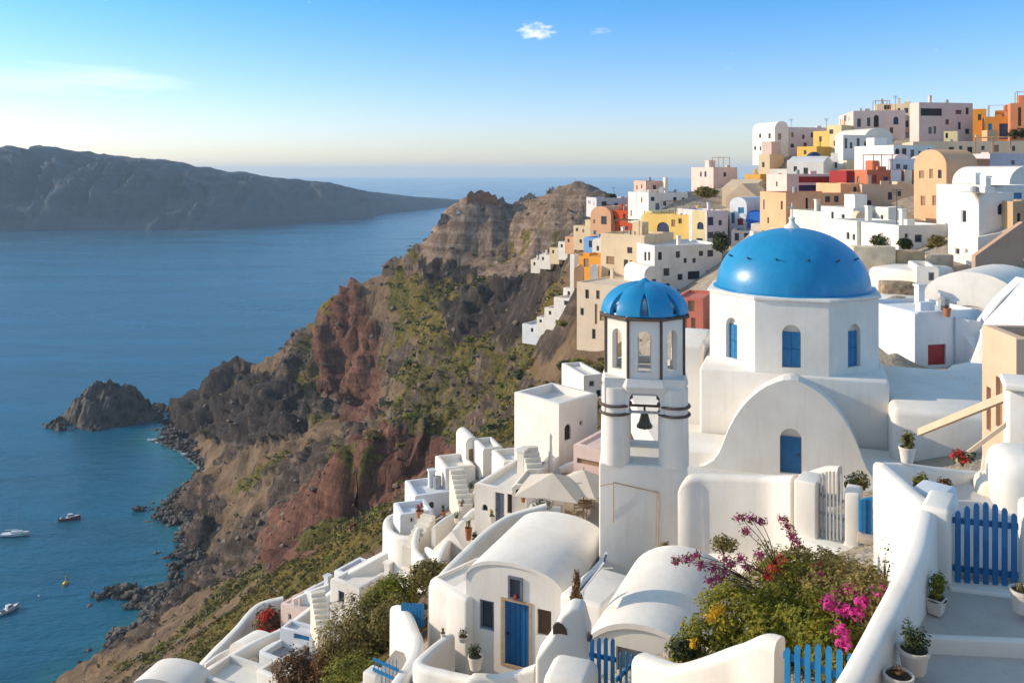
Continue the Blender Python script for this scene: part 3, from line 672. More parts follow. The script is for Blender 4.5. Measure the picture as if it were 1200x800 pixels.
# hill crest
T('long lilac wall house on the crest against the sky', 922, 178, 984, 182, 149, 186, 12, None, 'lilac', [('f', 940, 158, 943, 163, 'w')], par=.2)
T('white curved end house against the sky', 908, 175, 924, 177, 151, 186, 8, None, 'white', [('f', 909.5, 168, 913, 177, 'o')], roof='vault', rise=1.6)
T('amber yellow house stepping up the crest', 934, 164, 957, 159, 172, 192, 7, None, (.78, .47, .11), [('f', 942, 176, 945, 181, 'w')])
T('taller amber house behind the stepping one', 953, 168, 972, 163, 154, 184, 7, None, 'yellow', [('f', 960, 160, 963, 166, 'w')])
T('pale yellow tower house with a small square window', 969, 166, 986, 162, 147, 190, 7, None, 'paley', [('f', 971.5, 152, 976.5, 157, 'w'), ('f', 977, 165, 980, 171, 'w')])
T('white house with a low pyramid roof beneath the amber houses', 922, 140, 965, 137, 190, 208, 8, None, 'white', [('f', 930, 195, 934, 201, 'w')], roof='gableu', rise=1.0)
T('white house under the little navy dome', 942, 146, 985, 143, 187, 206, 8, None, 'white', [('f', 968, 191, 972, 198, 'w'), ('f', 978, 190, 981, 197, 'w')])
nd = P(954, 188, 149); nav = thing('small_dome', 'small navy blue dome on a white roof under the amber houses', 'dome', nd)
Geo().lathe(nd - Vector((0, 0, .6)), [(1.55, 0), (1.55, .6)], 24).build('drum', PL('white'), nav, smooth=50); Geo().lathe(nd, [(1.45 * math.cos(t), 1.5 * math.sin(t)) for t in [math.pi / 2 * k / 10 for k in range(10)]] + [(.05, 1.5)], 24).build('dome', M['navy'], nav, smooth=60)
T('rose pink house with an arched terrace on the crest', 1000, 167, 1061, 165, 130, 160, 9, 983, 'palepink', [('f', 1024, 135, 1030, 149, 'o^'), ('f', 1016, 138, 1020, 148, 'w'), ('f', 1004.5, 139, 1009, 149, 'w'), ('f', 1047, 137, 1053, 146, 'n^'), ('l', 989, 136, 992, 142, 'w')], par=.2)
T('cream cube with a dark water tank on the crest', 1027, 176, 1046, 175, 122, 134, 6, None, 'cream', [('f', 1036, 123.5, 1044, 128.5, 'o')], par=.1)
T('cream house behind the rose pink and the large pink house', 1046, 172, 1070, 170, 122, 150, 7, None, 'cream', [('f', 1052, 127, 1055, 133, 'w')])
T('large pink villa with a balcony on the crest', 1077, 152, 1140, 154, 120, 166, 10, 1066, 'palepink',
  [('f', 1079, 127, 1104, 136, 'o'), ('f', 1120, 129, 1127, 134, 'w'), ('f', 1131, 151, 1136, 157, 'w'), ('f', 1141, 152, 1144, 157, 'w'), ('f', 1088, 149, 1092, 157, 'w'), ('f', 1094, 148, 1097, 157, 'w'), ('f', 1108, 140, 1112, 146, 'w')], par=.2)
T('little cream kiosk house before the pink villa', 1106, 142, 1122, 141, 154, 166, 5, None, 'paley', [('f', 1108, 156, 1111, 162, 'o')], par=.15)
T('orange house right of the pink villa', 1140, 158, 1156, 157, 128, 168, 8, None, 'orange', [('f', 1146, 134, 1150, 141, 'w')])
T('ochre house with a navy door', 1154, 150, 1190, 148, 137, 166, 8, None, (.62, .26, .05), [('f', 1171, 145, 1182, 163, 'n'), ('f', 1158, 145, 1163, 163, 'k')], par=.15)
T('orange red tower house at the far end of the crest', 1184, 146, 1225, 144, 121, 168, 9, None, (.75, .27, .12), [('f', 1193, 126, 1197, 148, 'd'), ('f', 1203, 128, 1208, 140, 'w')], par=.2)
T('long pale terrace house under the crest', 1070, 128, 1215, 124, 166, 184, 8, None, 'sand', [('f', 1124, 171, 1128, 176, 'w'), ('f', 1150, 171, 1154, 176, 'w'), ('f', 1165, 170, 1171, 178, 'v'), ('f', 1186, 171, 1190, 177, 'w')], par=.4)
T('white building with four rows of tall windows', 988, 142, 1046, 144, 158, 210, 9, 982, 'white',
  [('f', 990, 162, 993, 174, 'w'), ('f', 996, 167, 999, 174, 'w'), ('f', 1004, 162, 1007.5, 174, 'w'), ('f', 1012.5, 166, 1016, 175, 'w'), ('f', 1020.7, 165.5, 1025.5, 178, 'w'), ('f', 1030, 163, 1033.5, 168.5, 'w'), ('f', 1037, 171.5, 1041, 177.5, 'w'), ('f', 991, 188, 996, 196, 'w'), ('f', 1034, 189, 1038, 196.5, 'w'), ('f', 1008, 182, 1012, 187, 'w'), ('f', 1018, 190, 1026, 197, 'o')])
T('white vaulted house on top of the many windowed building', 1014, 147, 1046, 149, 160, 175, 8, None, 'warm', [('f', 1036, 163, 1039, 168, 'w')], roof='vault', rise=1.5)
T('white vaulted house with an arched doorway', 1047, 117, 1096, 119, 170, 196, 8, None, 'white', [('f', 1049, 174, 1054.5, 187, 'o^'), ('f', 1057, 174, 1062.5, 186, 'd'), ('f', 1067, 175.5, 1071.5, 185, 'w'), ('f', 1076, 177, 1079, 187, 'w'), ('f', 1087, 174, 1090, 179, 'w')])
T('white terrace block before the vaulted house', 1043, 112, 1076, 113, 186, 206, 6, None, 'cool', [('f', 1050, 192, 1055, 198, 'w')])
T('terracotta red house under the white terrace block', 1016, 109, 1074, 110, 199, 222, 7, None, 'terra', [('f', 1020, 205, 1027, 214, 'r'), ('f', 1060, 207, 1066, 214, 'd')], par=.25)
T('dark red house with a blue vault', 992, 112, 1015, 112, 200, 220, 6, None, 'dred', [('f', 997, 208, 1010, 217, 'k^')], par=.2)
T('pale pink veranda house with deep red walls inside', 922, 120, 992, 121, 204, 236, 7, None, 'palepink', [('f', 936, 207, 972, 214, 'r'), ('f', 936, 217, 968, 228, 'n'), ('f', 975, 207, 988, 214, 'r')], par=.25)
T('long salmon house with three windows above the dome', 921, 103, 1012, 104, 226, 262, 8, None, 'peach', [('f', 967, 230, 973, 237, 'w'), ('f', 977.5, 229.5, 983, 237, 'w'), ('f', 953.5, 237, 960, 245, 'w'), ('f', 990, 234, 1005, 241, 'd'), ('f', 944, 232, 947, 254, 'o'), ('f', 949, 246, 961, 257, 'g')], par=.2)
T('higher end of the salmon house', 985, 107, 1012, 107.5, 215, 235, 6, None, 'peach', [('f', 1000, 219, 1004, 225, 'w')], par=.2)
T('blank beige house between the salmon and the tall orange house', 1010, 106, 1072, 105, 216, 245, 8, None, 'beige', [('f', 1012, 235, 1021, 242, 'o'), ('f', 1052, 224, 1056, 230, 'w')])
T('tall orange house with a rounded gable', 1109, 88, 1146, 89, 194, 262, None, 1071, 'peach',
  [('l', 1077, 200, 1083, 209, 'v'), ('l', 1089, 198, 1093.5, 209, 'v'), ('l', 1099, 199, 1103.5, 209, 'w'), ('l', 1079, 229.5, 1084.5, 241, 'v'), ('l', 1092.5, 229, 1099, 241, 'v'), ('f', 1133, 198, 1136, 203, 'w')], roof='vaultu', rise=1.7)
T('red brown annex behind the tall orange house', 1144, 93, 1160, 93.5, 186, 236, 8, None, (.62, .27, .15), [('f', 1151, 200, 1154, 208, 'w')], par=.15)
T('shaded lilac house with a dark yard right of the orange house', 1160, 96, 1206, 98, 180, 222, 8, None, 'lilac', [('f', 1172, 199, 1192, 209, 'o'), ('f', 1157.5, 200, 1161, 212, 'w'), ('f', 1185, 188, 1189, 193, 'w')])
T('white rounded house at the right edge below the lilac house', 1183, 78, 1225, 79, 215, 250, 7, None, 'white', [('f', 1190, 220, 1195, 227, 'w^')], roof='vault', rise=1.6)
T('white base house under the tall orange gable', 1104, 85, 1116, 84, 246, 268, 5, 1064, 'warm', [('l', 1076, 251, 1081, 257, 'w^'), ('l', 1090, 250, 1093, 256, 'w')])
T('tall white house with a small deep window', 1147, 61, 1188, 61.5, 226, 305, None, 1111, 'white', [('l', 1126.5, 245.5, 1132.5, 261.5, 'w'), ('l', 1119, 290, 1124.5, 299, 'w'), ('l', 1131, 291, 1134, 297, 'w')], par=.45)
T('white block behind the tall white house', 1160, 68, 1215, 69, 217, 250, 6, None, 'white', [('f', 1188, 226, 1198, 233, 'k')])
T('brown walled yard house at the right edge', 1187, 60, 1230, 60, 236, 330, 6, None, 'tan', [('f', 1192, 250, 1196, 266, 'o')])
T('white cube house with two slit windows behind the dome', 1004, 76, 1052, 77, 259, 292, 7, 974, 'white', [('l', 992, 272, 995.5, 280.5, 'w'), ('l', 999, 274, 1002, 281.5, 'w'), ('f', 1036, 270, 1041, 277, 'w'), ('f', 1018, 277, 1023, 288, 'g')])
T('long white house behind the white cube house', 1000, 86, 1052, 87, 244, 266, 7, 962, 'white', [('f', 1000.9, 252, 1006.5, 258, 'w'), ('f', 1017, 252, 1021, 258, 'w'), ('f', 1043, 253, 1047, 258, 'w'), ('l', 974, 248, 977, 257, 'w'), ('l', 986, 251, 990, 256, 'w')])
T('small bright white block on the long white house', 1041, 84.5, 1056, 85, 243, 262, 4, 1026, 'white', [('l', 1032, 252, 1035, 258, 'w')])
T('white house with a dark square window and pot plants', 1053, 71, 1110, 72, 264, 295, 7, None, 'white', [('f', 1072, 275, 1080.5, 284, 'W'), ('f', 1060, 273, 1065, 279.5, 'w'), ('f', 1092, 275, 1096, 284, 'g')])
T('small white house with low dark doorways above the dome', 962, 92, 1003, 93, 248, 266, 6, None, 'warm', [('f', 985, 254, 990, 261, 'w'), ('f', 970, 254, 974, 262, 'w')])
for lb, x0, x1, yt, yb, Y, cc in (('cream stretch of the stone retaining wall', 1000, 1050, 289, 315, 62, 'cream'), ('tan brown stretch of the stone retaining wall', 1050.3, 1084, 294, 318, 62, 'tan'), ('pinkish stretch of the retaining wall under the white house', 1084.3, 1118, 298, 320, 61.6, 'beige')):
    tag(softbox('retaining_wall', lb, 'retaining wall', x0, Y, x1, Y - .3, yt, yb, 1.2, stone(tuple(v * .7 for v in C[cc]), C[cc], 1.2, 'wall_stone'), .08, 2), group='stretches of the stone retaining wall')
tag(mk('stair_wall', *(lambda g: (g.v, g.f))(Geo().prism([P(1143, 300, 59), P(1199, 260, 59), P(1199, 330, 59), P(1143, 330, 59)], (0, .5, 0))), PL((.50, .33, .24))), 'brown triangular stair wall against the tall white house', 'stair wall')
tag(mk('stair_wall', *(lambda g: (g.v, g.f))(Geo().prism([P(1146, 302, 59.9), P(1146, 278, 60.6), P(1175, 272, 60.6), P(1199, 258, 60.6), P(1199, 300, 60)], (0, .4, 0))), PL('warm')), 'cream stair wall behind the brown triangular one', 'stair wall')
for lb, x0, x1, yt, yb, Y in (('rubble terrace wall right of the dome, the topmost', 1035, 1076, 331, 350, 57), ('dry stone terrace wall in the middle right of the dome', 1030, 1074, 366, 384, 54), ('lowest rubble terrace wall beside the drum', 1030, 1073, 393, 424, 51)):
    tag(softbox('terrace_wall', lb, 'terrace wall', x0, Y, x1, Y - .4, yt, yb, 1.5, stone((.10, .07, .045), (.42, .31, .20), 2.6, 'rubble'), .15, 2), group='rubble terrace walls')
tag(softbox('terrace_wall', 'white plastered terrace bank behind the dome', 'terrace wall', 1016, 60, 1080, 57, 312, 350, 5, 'white', .4, 3))
tag(softbox('terrace_wall', 'white plastered strip between the rubble walls', 'terrace wall', 1028, 55.6, 1074, 54.6, 348, 370, 2, 'white', .15, 3))
tag(softbox('terrace_wall', 'white plastered band above the lowest rubble wall', 'terrace wall', 1028, 52.8, 1074, 52, 378, 398, 2, 'white', .15, 3))
H('white vaulted house in blue shade with a red window', 1072, 47.5, 1152, 48.5, 366, 450, 5, None, 'cool', [('f', 1087.5, 404, 1108.5, 427, 'r')], bev=.25, par=.25)  # bluish plaster: the blue shade of this front is put into the colour
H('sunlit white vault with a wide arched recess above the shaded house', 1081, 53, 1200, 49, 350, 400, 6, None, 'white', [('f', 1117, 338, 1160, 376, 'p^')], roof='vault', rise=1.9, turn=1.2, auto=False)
H('low white house behind the sunlit vault', 1074, 57, 1100, 56.6, 312, 345, 4, None, 'white', [('f', 1088, 319, 1095, 329, 'W')], bev=.12)
tag(mk('stair_wall', *(lambda g: (g.v, g.f))(Geo().prism([P(1120, 372, 47.9), P(1152, 378, 47.2), P(1172, 352, 45.5), P(1200, 326, 44), P(1200, 480, 44), P(1120, 450, 47.9)], (0, .7, 0))), PL('cool')), 'white sloping stair wall right of the shaded vaulted house', 'stair wall')
pot('terracotta jar on the wall of the shaded vaulted house', 1110, 371, 47.6, 9, 10, 'terracotta', 'leafbrown', .8, .5, 60, .06)
H('tan house with two tall slit windows', 1191, 24, 1280, 23.8, 396, 560, None, 1151, (.66, .47, .33), [('l', 1156, 452, 1161.5, 506, 'v'), ('l', 1167, 440, 1174.5, 503, 'v')], par=.7, roofcol=(.30, .22, .16), bev=.05)
H('small pink and white candy striped house behind the bell tower', 790, 72, 824, 71, 348, 420, 5, None, (.70, .22, .15), [('f', 797, 352, 803, 365, 'v'), ('f', 806, 352, 814, 365, 'v'), ('f', 799, 372, 805, 392, 'v'), ('f', 810, 372, 815, 392, 'v')], par=.2)
# ------------------------------------------------------------------ houses on the slope left of the bell tower and below
G2 = 'white houses on the slope'
def V(label, *a, **k): k.setdefault('group', G2); return H(label, *a, **k)
V('large plain white house with an arched side door', 655, 50, 700, 52.4, 473, 550, None, 602, 'white', [('f', 661.5, 498, 669, 514, 'o^'), ('f', 679, 493, 683, 498, 'w')], par=.5, bev=.1)
V('white cube with a small window right behind the large plain house', 684, 72, 708, 73, 440, 470, 5, None, 'white', [('f', 690, 446, 697, 453, 'w'), ('f', 699, 457, 704, 464, 'o')])
V('pinkish white shed with a brick foot beside the bell tower', 672, 47, 706, 46, 520, 562, 6, None, 'palepink', [('f', 676, 536, 704, 548, 'v')], roof='flat', par=.1)
V('cupola shaped white chimney house with a doorway', 546, 62, 561, 63, 520, 548, 2.6, None, 'white', [('f', 549.5, 526, 555, 540, 'v')], roof='vault', rise=.45)
V('white terrace house with a curved parapet below the cupola', 522, 60, 557, 62, 549, 572, 3.0, None, 'white', [('f', 540, 553, 545, 560, 'w')], par=.45, bev=.12)
V('white cube house with a little window beside the cupola', 566, 60, 590, 61.5, 526, 556, 2.6, None, 'white', [('f', 575, 530, 579, 535, 'w')], par=.4, bev=.12)
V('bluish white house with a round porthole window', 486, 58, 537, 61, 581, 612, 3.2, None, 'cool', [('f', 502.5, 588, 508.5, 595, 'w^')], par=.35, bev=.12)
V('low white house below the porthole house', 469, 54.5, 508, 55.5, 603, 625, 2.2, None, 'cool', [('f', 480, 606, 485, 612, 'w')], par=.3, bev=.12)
V('white house with a tall grey door and a round window', 556, 46.5, 607, 45.2, 566, 622, 4.6, None, 'white', [('f', 580, 576, 591, 619, 'g'), ('f', 565, 590, 571.5, 599, 'w^'), ('f', 594, 578, 600, 602, 'o')], par=.25, bev=.1)
V('small white annex with a dark oval window under the parasols', 600, 44.8, 622, 44.5, 567, 620, 4, None, 'warm', [('f', 604, 572, 613, 579, 'w^')], par=.15, bev=.25)
V('white cubic house behind the grey door house', 590, 55, 628, 56, 541, 575, 2.6, None, 'white', [('f', 606, 545, 611, 551, 'w')], par=.35, bev=.12)
V('tiny white stair head by the large plain house', 628, 48.5, 645, 48.2, 545, 570, 2.5, None, 'white', [], par=.15, bev=.2)
V('white sloping roof house like a tent', 508, 48, 552, 45, 642, 690, 3.4, None, 'white', [], roof='gable', rise=1.3)
V('white house with steps between the tent roof and the patio', 470, 52, 512, 49, 643, 675, 2.6, None, 'white', [('f', 500, 650, 504, 656, 'w')], par=.3, bev=.12)
V('white roof terrace with a blue shaded floor', 422, 52.5, 474, 49, 684, 722, 3.8, None, 'white', [], par=.55, bev=.1, roofcol='cool')  # bluish roof colour paints in the shade lying on the floor
V('white house with a tall grey window by the big bush', 388, 52.5, 421, 49.2, 677, 735, 3, None, 'white', [('f', 396.5, 691, 403.5, 707, 'W'), ('f', 411, 697, 416.5, 707, 'w')], par=.2, bev=.08)
V('little blue and white terrace house above the ramp wall', 391, 60, 428, 58, 668, 690, 2.6, None, 'cool', [('f', 398, 668, 404, 673, 'k')], par=.3, bev=.08, roofcol='blue')
V('white house with a grey roof terrace beside the pink roofed one', 356, 66, 390, 63.5, 692, 720, 2.8, None, 'cool', [], par=.45, bev=.1, roofcol='grey')
V('pale pink house with a pink flat roof', 329, 66, 362, 63.5, 706, 742, 3.6, None, (.74, .58, .52), [('f', 337.5, 718, 341.5, 727, 'w')], par=.08, roofcol=(.72, .60, .56))
V('white house with large blue framed windows', 328, 57, 366, 56, 735, 780, 1.2, None, 'cool', [('f', 344, 737.5, 362.5, 752, 'k'), ('f', 344, 754, 362.5, 768, 'W')], par=.25, bev=.08)
V('white house corner with one dark window beside the blue windows', 369, 54.5, 392, 53, 727, 765, 1.5, None, 'white', [('f', 372, 737, 379.5, 754, 'W')], par=.25, bev=.08)
V('low barrel vault house beside the red flowers', 268, 60, 309, 58, 761, 785, 1.9, None, 'white', [('f', 278, 762, 282, 768, 'w')], roof='vault', rise=.9)
V('blue and white house at the lower end of the ramp', 232, 51, 300, 49, 790, 830, 2.6, None, 'white', [('f', 251, 792, 273, 812, 'b'), ('f', 284, 788, 292, 800, 'd')], par=.4, bev=.1)
V('white vaulted roof at the foot of the slope', 152, 50, 222, 49, 806, 840, 2.2, None, 'white', [], roof='vault', rise=.8)
V('white house with steps below the blue windows', 300, 50, 350, 47, 784, 830, 1.5, None, 'white', [('f', 318, 788, 323, 796, 'w')], par=.35, bev=.12)
V('grey floored terrace house under the blue windows', 303, 55.5, 330, 54.5, 764, 790, 2.2, None, 'cool', [], par=.4, bev=.1, roofcol='grey')
# terrace walls and ramps
sweep('garden_wall', 'long curved white garden wall beside the red flowers', 'garden wall', [P(222, 792, 64), P(250, 762, 65), P(278, 735, 67), P(303, 708, 70), P(332, 699, 71)], .8, 2.2, n=5)
sweep('ramp_wall', 'long white ramp wall rising past the blue windows', 'ramp wall', [P(226, 793, 56), P(262, 772, 56.5), P(300, 750, 58), P(332, 735, 59.5), P(362, 712, 60.5), P(392, 688, 61)], .55, 2.6, n=5)
sweep('ramp_wall', 'white ramp wall climbing from the grey window house to the porthole house', 'ramp wall', [P(388, 680, 53), P(420, 664, 53.5), P(452, 646, 54), P(480, 630, 54.5)], .6, 2.5, n=5)
sweep('round_wall', 'round white bastion wall on the edge of the yellow slope', 'terrace wall', [P(482, 628, 52.5), P(466, 626, 53), P(454, 617, 55), P(455, 606, 57.5), P(466, 600, 59)], .5, 2.6, n=6)
sweep('terrace_wall', 'wavy white wall round the patio below the grey door', 'terrace wall', [P(512, 664, 44), P(520, 640, 46.5), P(540, 612, 49.5), P(556, 596, 51), P(575, 590, 51)], .45, 2.2, n=6)
sweep('terrace_wall', 'white wall running from the vaulted house up to the umbrellas', 'terrace wall', [P(507, 685, 31), P(535, 655, 33.5), P(570, 622, 36.5), P(600, 602, 38.5), P(640, 590, 39)], .4, 2.4, n=6)
sweep('terrace_wall', 'thin white wall left of the tent roof', 'terrace wall', [P(505, 600, 54), P(490, 618, 52.5), P(486, 640, 50), P(500, 660, 47)], .35, 1.8, n=6)
# small walls, stairs and blocks packed between the houses
G3_ = 'low white walls between the houses of the slope'
for i, (a, b, lb) in enumerate([((533, 590, 55), (560, 574, 57), 'low white wall between the porthole house and the cupola'), ((508, 618, 51), (533, 600, 53), 'low white wall curving under the porthole house'), ((575, 640, 41.5), (604, 618, 43), 'low white wall at the foot of the tall grey door'), ((520, 655, 46), (500, 640, 50), 'low white wall beside the tent roof, on its sea side'),
      ((470, 668, 47), (500, 690, 44), 'low white wall behind the diagonal hedge'), ((430, 655, 55), (470, 640, 55), 'low white wall above the roof terrace with the blue shaded floor'), ((345, 700, 66), (385, 684, 66), 'low white wall behind the pink roofed house'), ((305, 762, 57), (332, 748, 58), 'low white wall left of the blue framed windows'),
      ((240, 778, 60), (268, 760, 61), 'low white wall inside the long curved garden wall'), ((598, 560, 51), (630, 548, 51.5), 'low white wall before the large plain house'), ((566, 572, 56), (590, 560, 57), 'low white wall behind the grey door house'), ((655, 548, 48), (676, 540, 48.4), 'low white wall beside the pinkish shed')]):
    m_ = ((a[0] + b[0]) / 2, (a[1] + b[1]) / 2 - 1.5, (a[2] + b[2]) / 2); sweep('low_wall', lb, 'low wall', [P(*a), P(*m_), P(*b)], .3, 1.5, n=4, group=G3_)
def stairs(label, px, py, Y, n, w, rot, tread=.32, rise=.2):
    b = P(px, py, Y); c, s = math.cos(rot), math.sin(rot); g = Geo()
    for k in range(n): g.box(b + Vector((-s * tread * k, c * tread * k, rise * k / 2 - .6)), (w / 2, tread / 2 + .004 * k, .6 + rise * k / 2), ((c, s), (-s, c)))
    tag(g.build('stairs', PL('warm')), label, 'stairs', 'white stairs between the houses')
for a in [('white stairs beside the tall grey door', 612, 622, 43.5, 7, 1.0, -.4), ('white stairs from the patio up to the cupola', 545, 590, 53.5, 8, .9, .3), ('white stairs under the round bastion wall', 480, 640, 51.5, 7, .9, -.5), ('white stairs between the blue windows and the grey window house', 380, 738, 53.5, 8, .9, .4), ('white stairs below the large plain house', 630, 562, 46.5, 7, .9, .2)]: stairs(*a)
# parasols, pots and chairs on the terrace
def parasol(label, px, py, Y, half, h, rot, drop=.75):
    b = P(px, py, Y); root = thing('parasol', label, 'parasol', b, 'square parasols on the terrace'); top = b + Vector((0, 0, h))
    cs = [b + Vector((half * 1.414 * math.cos(rot + k * math.pi / 2), half * 1.414 * math.sin(rot + k * math.pi / 2), h - drop)) for k in range(4)]
    g = Geo(); vs = [top] + [c for k in range(4) for c in (cs[k], (cs[k] + cs[(k + 1) % 4]) / 2 - Vector((0, 0, -.05)))]
    g.add(vs, [(0, 1 + k, 1 + (k + 1) % 8) for k in range(8)]); n = len(vs); g.add([v - Vector((0, 0, .03)) for v in vs], [(0, 1 + (k + 1) % 8, 1 + k) for k in range(8)])
    for k in range(8): g.f.append((1 + k, 1 + (k + 1) % 8, n + 1 + (k + 1) % 8, n + 1 + k))
    g.build('canopy', M['fabric'], root)
    for k in range(4): Geo().bar(top - Vector((0, 0, .1)), cs[k] - Vector((0, 0, .05)), .02, 4).build('rib', M['woodpale'], root)
    Geo().bar(b - Vector((0, 0, .5)), top + Vector((0, 0, .12)), .035).build('pole', M['woodpale'], root)
    Geo().lathe(b, [(.3, 0), (.3, .08), (.1, .1)], 14).build('base', M['iron'], root)
parasol('large cream square parasol nearest the grey door house', 648, 604, 42, 1.55, 2.1, .5)
parasol('cream square parasol next to the bell tower', 684, 602, 42.5, 1.35, 2.2, .2)
def chair(label, px, py, Y, rot):
    b = P(px, py, Y); root = thing('wooden_chair', label, 'chair', b, 'wooden chairs under the parasols'); c, s = math.cos(rot), math.sin(rot); fr = ((c, s), (-s, c))
    q = lambda x, y, z: b + Vector((c * x - s * y, s * x + c * y, z))
    Geo().box(q(0, 0, .44), (.24, .24, .025), fr).build('seat', M['woodpale'], root)
    for sx in (-1, 1):
        Geo().bar(q(sx * .21, .21, 0), q(sx * .21, .21, .95), .022).build('leg', M['woodpale'], root); Geo().bar(q(sx * .21, -.21, 0), q(sx * .21, -.21, .44), .022).build('leg', M['woodpale'], root)
    g = Geo()
    for z in (.62, .76, .9): g.box(q(0, .21, z), (.21, .012, .035), fr)
    g.build('backrest', M['woodpale'], root)
for i, (px, py, Y, r, lb) in enumerate([(680, 612, 40.5, .3, 'pale wooden chair nearest the wall of the bell tower base'), (690, 604, 41.5, -1.2, 'pale wooden chair turned away under the right parasol'), (669, 611, 40.2, 2.6, 'pale wooden chair between the two parasol poles'), (694, 590, 43.6, .6, 'pale wooden chair at the back of the parasol terrace')]): chair(lb, px, py, Y, r)
tb = P(684, 607, 41.2); tr = thing('round_table', 'small round wooden table among the wooden chairs', 'table', tb)
Geo().lathe(tb + Vector((0, 0, .72)), [(.42, 0), (.42, .035)], 20).build('tabletop', M['woodpale'], tr); Geo().bar(tb, tb + Vector((0, 0, .72)), .04).build('leg', M['woodpale'], tr)
g = Geo().prism([(x, y, 101.5) for x, y in ((.6, 37), (4.6, 37.3), (5.0, 45.5), (.8, 45.5))], (0, 0, 1.68)); tag(g.build('parasol_terrace', plaster((.50, .45, .40))), 'grey paved terrace under the parasols', kind='structure')
FOOT.append((Vector((.6, 37)), Vector((1, 0)), Vector((0, 1)), 4.2, 8.5, 102.8))
bx = softbox('planter_box', 'white planter box with green plants by the parasol', 'planter', 618, 40, 655, 39.6, 596, 614, .9, 'warm', .05, .8)
shrub('green plants growing in the white planter box', 637, 597, 39.9, 34, 13, 'leafdark', 260, .06, 3, cat='plant', name='plant')
sp = P(645, 548, 48.3); tag(Geo().lathe(sp, [(.35, -.6), (.30, 0), (.12, .5), (.09, 1.7), (.14, 1.72), (.02, 1.95)], 14).build('chimney', PL('white'), smooth=45), 'slender white spire chimney before the large plain house', 'chimney')
pot('flower pot with red blooms on the round bastion', 492, 606, 54, 10, 8, 'terracotta', 'leafbrown', 1.3, 1.2, 90, .07, 4, flower='flowr')
pot('orange terracotta planter on the patio below the grey door', 549, 632, 45, 9, 14, 'terracotta', 'leafolive', 1.0, .7, 90, .06, 5)
pot('potted dark plant at the foot of the patio wall', 556, 640, 44.5, 8, 9, 'potw', 'leafdark', 1.2, 1.1, 90, .06, 6)
pot('yellow flowering pot by the vault ridge', 577, 612, 40, 8, 8, 'potw', 'leaflime', 1.1, 1.1, 90, .05, 7, flower='flowy')
for i, (px, py, Y, lb) in enumerate([(541, 598, 52, 'small pot on the steps under the cupola'), (566, 570, 57, 'clay pot beside the cube house window'), (552, 577, 55, 'round pot on the low wall of the porthole house'), (613, 588, 44, 'pot in front of the oval window annex'), (535, 612, 50, 'dark pot at the turn of the wavy wall'), (520, 604, 54, 'pot on the porthole house roof edge')]):
    pot(lb, px, py, Y, 6, 6, 'terracotta' if i % 2 else 'potw', 'leafdark' if i % 3 else 'leafbrown', 1.3, 1.2, 70, .06, 20 + i)

# ------------------------------------------------------------------ vaulted house with the blue door
A2 = Vector((-1.51, 28)); U2 = Vector((.915, -.404)); N2 = Vector((.404, .915)); Wv, Dv, zf, zs, zc = 3.42, 4.3, 103.3, 106.62, 107.42
bh = thing('vaulted_house', 'white vaulted house with a bright blue door', 'house', (A2.x + 1.4, A2.y + 1, 104))
def q2(s, b, z): p = A2 + U2 * s + N2 * b; return Vector((p.x, p.y, z))
def op_px(x0, y0, x1, y1, kd, ar=False):
    r = []
    for px, py in ((x0, y1), (x1, y0)):
        k = (px - 600) / F; s = (k * A2.y - A2.x) / (U2.x - k * U2.y); t = A2.y + s * U2.y; r += [s, zz(py, t) - zf]
    return ((r[0], r[1], r[2], r[3], ar), kd)
OPS = [op_px(590, 709, 620, 779, 'B'), op_px(562, 705, 579, 736, 'W'), op_px(596, 677, 612.5, 700, 'W'), op_px(629, 716, 646, 743, 'd')]
fn2 = lambda s, c, q: q2(s, q, zf + c)
g = face_grid(Wv, zs - zf, [o for o, _ in OPS if o[3] < zs - zf - .02], fn2, .16); n_ = 18
up = [(o, k) for o, k in OPS if o[3] >= zs - zf - .02]
prof = [(Wv / 2 - Wv / 2 * math.cos(math.pi * k / n_), zs + (zc - zs) * math.sin(math.pi * k / n_) ** .8) for k in range(n_ + 1)]
g.add([q2(s, 0, z) for s, z in prof], [tuple(range(n_ + 1))]); n = len(prof)
for s in (0, Wv): g.add([q2(s, 0, zf), q2(s, Dv, zf), q2(s, Dv, zs), q2(s, 0, zs)], [(0, 1, 2, 3)])
g.add([q2(s, Dv, z) for s, z in prof] + [q2(Wv, Dv, zf), q2(0, Dv, zf)], [tuple(range(n + 2))])
g.build('wall', W_, bh, weld=1e-3)
# roof shell a little proud of the walls, with its drip edge
pr = [(s, z + .05) for s, z in prof]; pr[0] = (-.06, zs + .02); pr[-1] = (Wv + .06, zs + .02); g = Geo()
g.add([q2(s, -.05, z) for s, z in pr] + [q2(s, Dv + .05, z) for s, z in pr], [(k, k + 1, n + k + 1, n + k) for k in range(n - 1)])
g.add([q2(s, -.05, z) for s, z in pr] + [q2(s, -.05, z - .12) for s, z in pr], [(k, k + 1, n + k + 1, n + k) for k in range(n - 1)])
rf = g.build('roof', W_, bh, smooth=50)
for o, k in OPS:
    if o[3] < zs - zf - .02: w = fill_opening(o, k, fn2, .15, bh, True)
    else:
        g = Geo(); vs = [q2(o[0], y, zf + c) if i in (0,) else None for i, (y, c) in enumerate([(0, 0)])]
        a0, c0, a1, c1 = o[:4]; g.add([q2(a, y, zf + c) for y in (-.02, .05) for a, c in ((a0, c0), (a1, c0), (a1, c1), (a0, c1))], [(0, 1, 2, 3), (4, 5, 6, 7), (0, 1, 5, 4), (1, 2, 6, 5), (2, 3, 7, 6), (3, 0, 4, 7)]); w = g.build('window', M['glass'], bh)
        bars_of(o, lambda s, c, q: q2(s, q - .06, zf + c), 0, .07, False).build('window_frame', M['greyp'], w)
